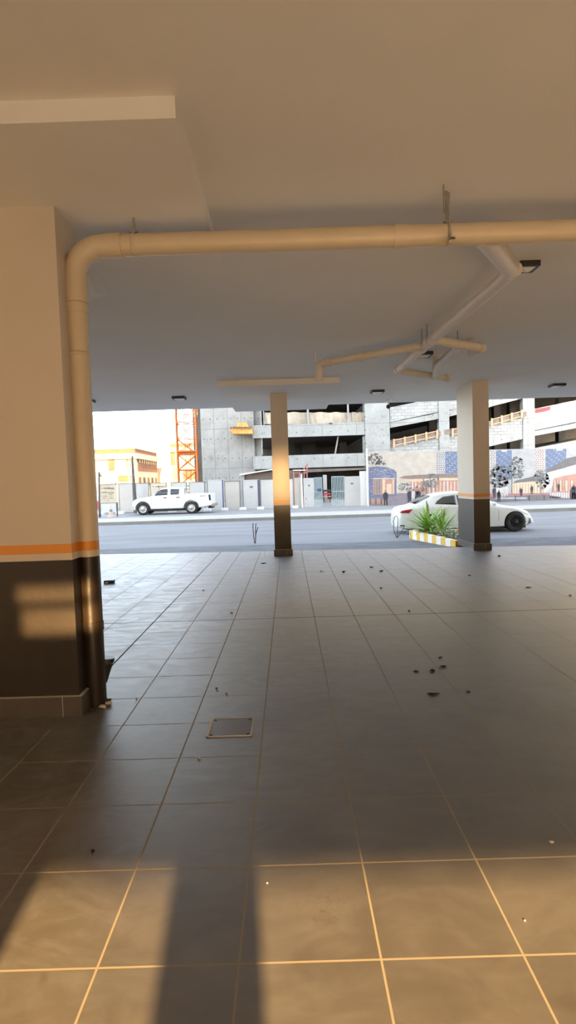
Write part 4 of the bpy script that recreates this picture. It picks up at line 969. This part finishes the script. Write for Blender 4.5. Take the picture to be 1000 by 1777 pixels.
band([(677, 797), (763, 792), (1090, 785), (1090, 860), (677, 860)], 'con', 'lower_wall', BY - .9)
k = MB(); bpx(k, 762, 640, 780, 800, BY - 1.1, .7, M['con'], zb=-.2); part(k, 'column')
k = MB(); bpx(k, 908.5, 640, 928.5, 880, BY - 1.1, .7, M['con'], zb=-.2); part(k, 'column')
for x in (745, 885, 970, 858): k = MB(); bpx(k, x, 690, x + 12, 800, BY + 6, .8, M['darkcon'], zb=-.2); part(k, 'column')
# ramp slabs behind the parapets
for pts in ([(677, 768), (909, 717.5), (909, 721), (677, 772)], [(928, 777), (1090, 746), (1090, 750), (928, 781)], [(677, 735), (909, 684), (909, 688), (677, 740)]):
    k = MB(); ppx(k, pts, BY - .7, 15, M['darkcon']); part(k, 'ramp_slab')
k = MB(); ppx(k, [(929, 710.5), (956, 705), (955, 711.5), (944, 714.5), (929, 717)], BY - 1.01, .01, M['redred']); part(k, 'paint_mark', 'faded red paint patch')
k = MB(); k.box(xl - .1, 45, BY - 1.2, BY + .4, zz + .25, 19, M['con']); part(k, 'sun_block_wall', 'unseen upper concrete wall added to keep the sun out')  # added above the view to stop sun reaching the open floors
# tarpaulins on the upper floor
k = MB()
for x0, x1, m_ in ((459, 533, 'tarp'), (536.5, 603, 'tarp'), (606, 633, 'tarp')):
    n = 12; vs = []
    for i in range(n + 1):
        x = x0 + (x1 - x0) * i / n; dy = .06 * math.sin(i * 2.1); a_ = W(x, 715.5 + .7 * math.sin(i * 1.3), BY - .6); b_ = W(x, 736, BY - .6); vs += [a_ + Vector((0, dy, 0)), b_ + Vector((0, -dy, 0))]
    k.add(vs, [(i * 2, i * 2 + 2, i * 2 + 3, i * 2 + 1) for i in range(n)], M[m_])
part(k, 'tarpaulin', 'beige tarpaulin screens')
k = MB(); ppx(k, [(586, 757), (588.5, 757), (583, 788), (580.5, 788)], BY - .5, .15, M['steel']); part(k, 'prop', 'leaning steel prop')
k = MB(); bpx(k, 571, 731.5, 577, 736, BY - 1.2, .4, M['con']); part(k, 'stub_block')
# the structure's timber edge guards: lifted on afterwards, so things of their own
def guard(label, a, b, nposts, tail=(0, 0)):
    # a, b: surveyed centre points (pixel) of the ends of the guard
    Y = BY - 1.25; t = thing('timber_edge_guard', label, 'edge guard', tuple(W(*a, Y)), 'timber edge guards on the ramp')
    h = 5.0
    k = MB(); ppx(k, [(a[0] - tail[0], a[1] - h + 1), (b[0] + tail[1], b[1] - h + 1), (b[0] + tail[1], b[1] + h - 1), (a[0] - tail[0], a[1] + h - 1)], Y + .1, .03, M['mesh']); build(k, 'netting', t)
    for s_ in (-1, 1):
        k = MB(); yy = s_ * (h - .6); ppx(k, [(a[0], a[1] + yy - .9), (b[0], b[1] + yy - .9), (b[0], b[1] + yy + .9), (a[0], a[1] + yy + .9)], Y, .08, M['timber']); build(k, 'rail', t)
    for i in range(nposts):
        f = i / (nposts - 1); x = a[0] + (b[0] - a[0]) * f; y = a[1] + (b[1] - a[1]) * f
        k = MB(); ppx(k, [(x - 1.4, y - 6.6), (x + 1.6, y - 7.0), (x + 1.6, y + 7.6), (x - 1.4, y + 8)], Y - .08, .08, M['timber']); build(k, 'post', t)
guard('longest timber edge guard on the ramp, just right of the wide concrete pier', (684, 768.5), (759, 752.5), 5, (11, 6))
guard('short piece of timber edge guard on the ramp just left of the right pillar', (786, 750), (800, 746), 2, (14, 0))
guard('timber edge guard with netting on the ramp just right of the right pillar', (854, 732.5), (906, 718), 4, (0, 8))
# plywood platform
t = thing('plywood_platform', 'orange plywood work platform jutting from the concrete wall, topped by a timber bundle', 'platform', tuple(W(420, 752, BY - 2)))
k = MB(); ppx(k, [(398.5, 742.5), (438, 742.5), (438, 752.5), (404, 752.5)], BY - 2.1, 1.3, M['ply']); build(k, 'deck', t)
k = MB()
for i in range(8): bpx(k, 399 + i * 4.9, 740.8 - (i % 2) * .6, 401.8 + i * 4.9, 743, BY - 2.3, 1.5, M['brown'])
build(k, 'joist_ends', t, 'dark joist ends')
t2 = MB(); ppx(t2, [(411, 741.5), (410, 736), (413, 733), (428, 733), (432, 741.5)], BY - 2.0, .9, M['ply']); solo(t2, 'timber_bundle', 'bundle of orange timber lying on the plywood platform', 'timber')
# shed behind the fence
t = thing('site_shed', 'low brown site shed with a white sloping roof edge, left of the middle pillar', 'shed', tuple(W(455, 880, 43)))
k = MB(); ppx(k, [(424, 823.5), (522, 814), (522, 878), (424, 882)], 43.2, 3, M['brown']); build(k, 'shed_wall', t)
k = MB(); ppx(k, [(416, 822.5), (475, 813.5), (475, 815.2), (416, 825)], 42.8, 3.6, M['white']); build(k, 'roof', t, 'white sloping roof edge')
k = MB(); bpx(k, 417, 824, 424, 834, 43.0, .3, M['con'], zb=-.1); build(k, 'corner_post', t)
# red steel frame right of the pillar
t = thing('steel_frame', 'red oxide steel trestle frame behind the fence, just right of the middle pillar', 'frame', tuple(W(520, 880, 42)))
k = MB()
for a_, b_ in (((508, 817), (534, 817)), ((508, 821), (534, 821)), ((528, 880), (528, 812)), ((533, 880), (533, 805)), ((510, 880), (510, 817)), ((534, 805), (528, 812)), ((520, 817), (520, 830))):
    k.tube([W(*a_, 42.5), W(*b_, 42.5)], .05, M['pinksteel'], 6)
build(k, 'tube_frame', t)
k = MB(); ppx(k, [(509, 815.2), (531, 815.2), (531, 816.5), (509, 816.8)], 42.3, .6, M['white']); build(k, 'shelf_board', t, 'white board')
k = MB(); ppx(k, [(528, 814.5), (634, 811.5), (634, 815), (528, 820)], BY - 2.2, .9, M['brown']); solo(k, 'formwork_beam', 'long brown formwork beam under the lowest concrete spandrel above the gate', 'beam')
# clutter inside the gateway
k = MB(); bpx(k, 561, 824, 567.5, 848, 47, .2, M['sheetwarm'], zb=-.06); solo(k, 'leaning_board', 'pale board standing inside the dark gateway', 'board')
k = MB(); bpx(k, 561, 850, 575, 853, 46, .5, M['darkcon']); bpx(k, 561, 855.5, 574, 858.5, 46, .5, M['redred']); bpx(k, 561, 861, 575, 862.5, 46, .5, M['timber']); bpx(k, 562, 850, 563.2, 878, 46.1, .3, M['post'], zb=-.06); bpx(k, 572.5, 850, 573.7, 878, 46.1, .3, M['post'], zb=-.06)
solo(k, 'pipe_rack', 'low rack of dark and red lengths inside the dark gateway', 'rack')

# ------------------------------------------------------------------ tower crane mast
CY_ = 60.0
c = W(329, 880, CY_); c.z = -.06; half = 1.02; rot = math.radians(9)
t = thing('tower_crane', 'orange lattice mast of a tower crane rising beside the grey concrete wall', 'crane', tuple(c))
def cp(i, z):
    a_ = rot + PI / 4 + i * PI / 2; return Vector((c.x + math.cos(a_) * half * 1.414, c.y + math.sin(a_) * half * 1.414, z))
ZTOP = 15.0
for i in range(4):
    k = MB(); k.tube([cp(i, -.06), cp(i, ZTOP)], .13 if i in (0, 3) else .10, M['crane'], 8); build(k, 'chord', t)
k = MB(); nsec = 9; hh = ZTOP / nsec
for s_ in range(nsec):
    for i in range(4):
        a0, a1 = cp(i, s_ * hh), cp(i, (s_ + 1) * hh); b0, b1 = cp((i + 1) % 4, s_ * hh), cp((i + 1) % 4, (s_ + 1) * hh)
        k.tube([a0, b1], .045, M['crane'], 6); k.tube([b0, a1], .045, M['crane'], 6); k.tube([a1, b1], .055, M['crane'], 6)
build(k, 'lattice_bracing', t)
k = MB(); z = W(329, 784, CY_).z
for i in range(4): k.tube([cp(i, z), cp((i + 1) % 4, z)], .12, M['crane'], 8)
build(k, 'tie_collar', t, 'thick orange collar')
k = MB()
for yy in (0,):
    for s_ in range(46): k.tube([(c.x - .25, c.y + .3, s_ * .32), (c.x + .25, c.y + .3, s_ * .32)], .02, M['cranegrey'], 5)
    k.tube([(c.x - .25, c.y + .3, 0), (c.x - .25, c.y + .3, ZTOP)], .03, M['cranegrey'], 6); k.tube([(c.x + .25, c.y + .3, 0), (c.x + .25, c.y + .3, ZTOP)], .03, M['cranegrey'], 6)
build(k, 'ladder', t, 'grey steel ladder')

# ------------------------------------------------------------------ sunlit buildings behind
def house(label, Y, x0, xc, x1, roofy, depth, rows, name='stone_house'):
    cc = W(xc, roofy, Y); X0 = W(x0, roofy, Y).x; X1 = cc.x
    t = thing(name, label, 'building', (X1, Y, -.06))
    k = MB(); k.box(X0, X1, Y, Y + depth, -.06, cc.z - .7, M['stone']); build(k, 'wall', t)
    k = MB(); k.box(X0, X1, Y, Y + .3, cc.z - .7, cc.z, M['brickpanel']); k.box(X1 - .3, X1, Y + .3, Y + depth, cc.z - .7, cc.z, M['brickpanel'])
    pa = build(k, 'parapet', t, 'orange brick parapet')
    k = MB(); k.box(X0, X1 + .12, Y - .12, Y + depth, cc.z, cc.z + .12, M['stone']); build(k, 'coping', pa)
    k = MB(); k.box(X0, X1 + .5, Y - .5, Y + depth, cc.z - 1.6, cc.z - .75, M['stone']); build(k, 'cornice', t)
    for (wx0, wy0, wx1, wy1, m_) in rows:
        k = MB(); bpx(k, wx0, wy0, wx1, wy1, Y - .06, .12, M[m_]); wi = build(k, 'window' if m_ != 'brickpanel' else 'brick_panel', t)
        if m_ != 'brickpanel':
            k = MB(); mx = (wx0 + wx1) / 2; bpx(k, mx - .3, wy0, mx + .3, wy1, Y - .1, .05, M['stone']); bpx(k, wx0, (wy0 + wy1) / 2 - .3, wx1, (wy0 + wy1) / 2 + .3, Y - .1, .05, M['stone']); build(k, 'mullion', wi)
    return t, X0, X1, cc
t, X0, X1, cc = house('sunlit golden stone and brick house beyond the fence, left of the crane', 90, 100, 234, 278, 778.5, 15,
   [(153, 797.5, 163, 817, 'brickpanel'), (165, 797, 186, 814, 'winframe'), (188, 796.5, 199, 817.5, 'brickpanel'), (201.5, 796, 216, 813, 'winframe'), (219, 796, 222.5, 812, 'darkopen'), (225.5, 795, 229.5, 812, 'darkopen'),
    (154, 827, 166, 837, 'brickpanel'), (174, 825, 194, 842, 'winframe'), (205, 825, 223, 836, 'brickpanel'), (226, 825, 232, 835, 'darkopen'), (154, 844, 163, 858, 'brickpanel'), (165, 844, 168, 858, 'darkopen'), (176, 846, 196, 860, 'winframe'), (206, 842, 226, 858, 'brickpanel'), (120, 797, 148, 860, 'brickpanel')])
k = MB(); zA, zB = W(234, 796, 90).z, W(234, 817, 90).z
k.box(X1 - .02, X1 + .08, 91.2, 104.6, zB, zA, M['brickpanel']); build(k, 'brick_panel', t, 'wide orange brick panel on the side wall')
k = MB()
for i in range(9): y = 91.8 + i * 1.5; k.box(X1 + .06, X1 + .2, y, y + .5, zA - .6, zA + .05, M['stone'])
build(k, 'bracket_row', t, 'row of small cornice brackets')
zC, zD = W(234, 828, 90).z, W(234, 843, 90).z
for i in range(5): k = MB(); y = 91.5 + i * 2.8; k.box(X1 - .02, X1 + .08, y, y + 1.3, zD, zC, M['darkopen' if i % 2 else 'brickpanel']); build(k, 'window', t)
house('second sunlit stone house with a brick parapet seen through and beside the crane mast', 112, 294.5, 362, 362, 768.5, 14,
   [(296, 783, 304, 808, 'brickpanel'), (306, 784, 316, 806, 'winframe'), (320, 786, 340, 806, 'winframe'), (297, 816, 306, 830, 'winframe'), (318, 816, 340, 832, 'brickpanel')])
k = MB(); bpx(k, 236, 812, 300, 838, 108, 6, M['stone'], zb=-.06); solo(k, 'garden_wall', 'low pale stone outbuilding wall joining the two sunlit houses', 'wall')
# parked van and barrier glimpsed at the left
t = thing('parked_van', 'pale blue-white vehicle glimpsed between the drain pipe and the tan sign board', 'vehicle', tuple(W(150, 872, 60)))
k = MB(); ppx(k, [(100, 867), (104, 860), (112, 857.5), (160, 857.5), (166, 862), (168, 867), (168, 871), (100, 872)], 60, 1.8, M['carpaint']); build(k, 'body', t)
k = MB(); ppx(k, [(106, 862), (113, 859.2), (158, 859.2), (161, 862)], 59.97, .05, M['carglass']); build(k, 'side_window', t)
for x in (112, 160): k = MB(); q = W(x, 871.2, 60); k.lathe((q.x, 59.95, q.z), (0, 1, 0), [(0, .001), (0, .3), (.25, .3)], M['tire'], 18); build(k, 'wheel', t)
k = MB()
for i in range(6): bpx(k, 140 + i * 5, 870, 145 + i * 5, 880, 46, .35, M['redred' if i % 2 else 'white'], zb=-.07)
solo(k, 'road_barrier', 'red and white road barrier left of the tan sign board', 'barrier')

# ------------------------------------------------------------------ light
wd = bpy.data.worlds.new('sky'); bpy.context.scene.world = wd; wd.use_nodes = True
n, l = wd.node_tree.nodes, wd.node_tree.links; bg = n['Background']
def desat(c):
    x = n.new('ShaderNodeHueSaturation'); x.inputs['Saturation'].default_value = .55; l.new(c, x.inputs['Color']); return x.outputs[0]
sk = n.new('ShaderNodeTexSky'); sk.sky_type = 'NISHITA'; sk.sun_disc = False; sk.sun_elevation = SUNEL
sk.sun_rotation = math.radians(180 - 5); sk.air_density = 1.0; sk.dust_density = 1.0; sk.ozone_density = 1.0
l.new(desat(sk.outputs[0]), bg.inputs[0]); bg.inputs[1].default_value = SKY = 0.75
sd = bpy.data.lights.new('sun', 'SUN'); so = bpy.data.objects.new('sun', sd); C.objects.link(so)
d = Vector((-SUNAZ, 1, -math.tan(SUNEL) * math.hypot(1, SUNAZ))).normalized()
so.rotation_euler = d.to_track_quat('-Z', 'Y').to_euler(); so.location = (5, -30, 20)
sd.energy = 18.0; sd.color = (1.0, .65, .29); sd.angle = math.radians(.55)
# sun glints thrown forward from glass at the rear of the parking
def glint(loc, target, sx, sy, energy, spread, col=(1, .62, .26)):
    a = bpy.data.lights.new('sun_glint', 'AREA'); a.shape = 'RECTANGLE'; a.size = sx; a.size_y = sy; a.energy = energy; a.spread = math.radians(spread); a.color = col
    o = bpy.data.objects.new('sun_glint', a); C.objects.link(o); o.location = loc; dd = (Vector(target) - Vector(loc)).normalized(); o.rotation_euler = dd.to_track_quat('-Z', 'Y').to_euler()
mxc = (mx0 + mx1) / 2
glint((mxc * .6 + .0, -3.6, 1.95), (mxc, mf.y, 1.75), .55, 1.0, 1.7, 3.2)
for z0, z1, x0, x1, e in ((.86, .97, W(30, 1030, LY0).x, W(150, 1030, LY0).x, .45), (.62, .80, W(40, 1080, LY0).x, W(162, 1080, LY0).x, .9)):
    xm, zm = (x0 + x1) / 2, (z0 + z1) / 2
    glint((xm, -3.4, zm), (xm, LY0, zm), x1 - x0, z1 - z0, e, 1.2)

vs_ = bpy.context.scene.view_settings
vs_.view_transform = 'Standard'; vs_.look = 'None'; vs_.gamma = 1.0; vs_.use_curve_mapping = False; vs_.exposure = 0.88
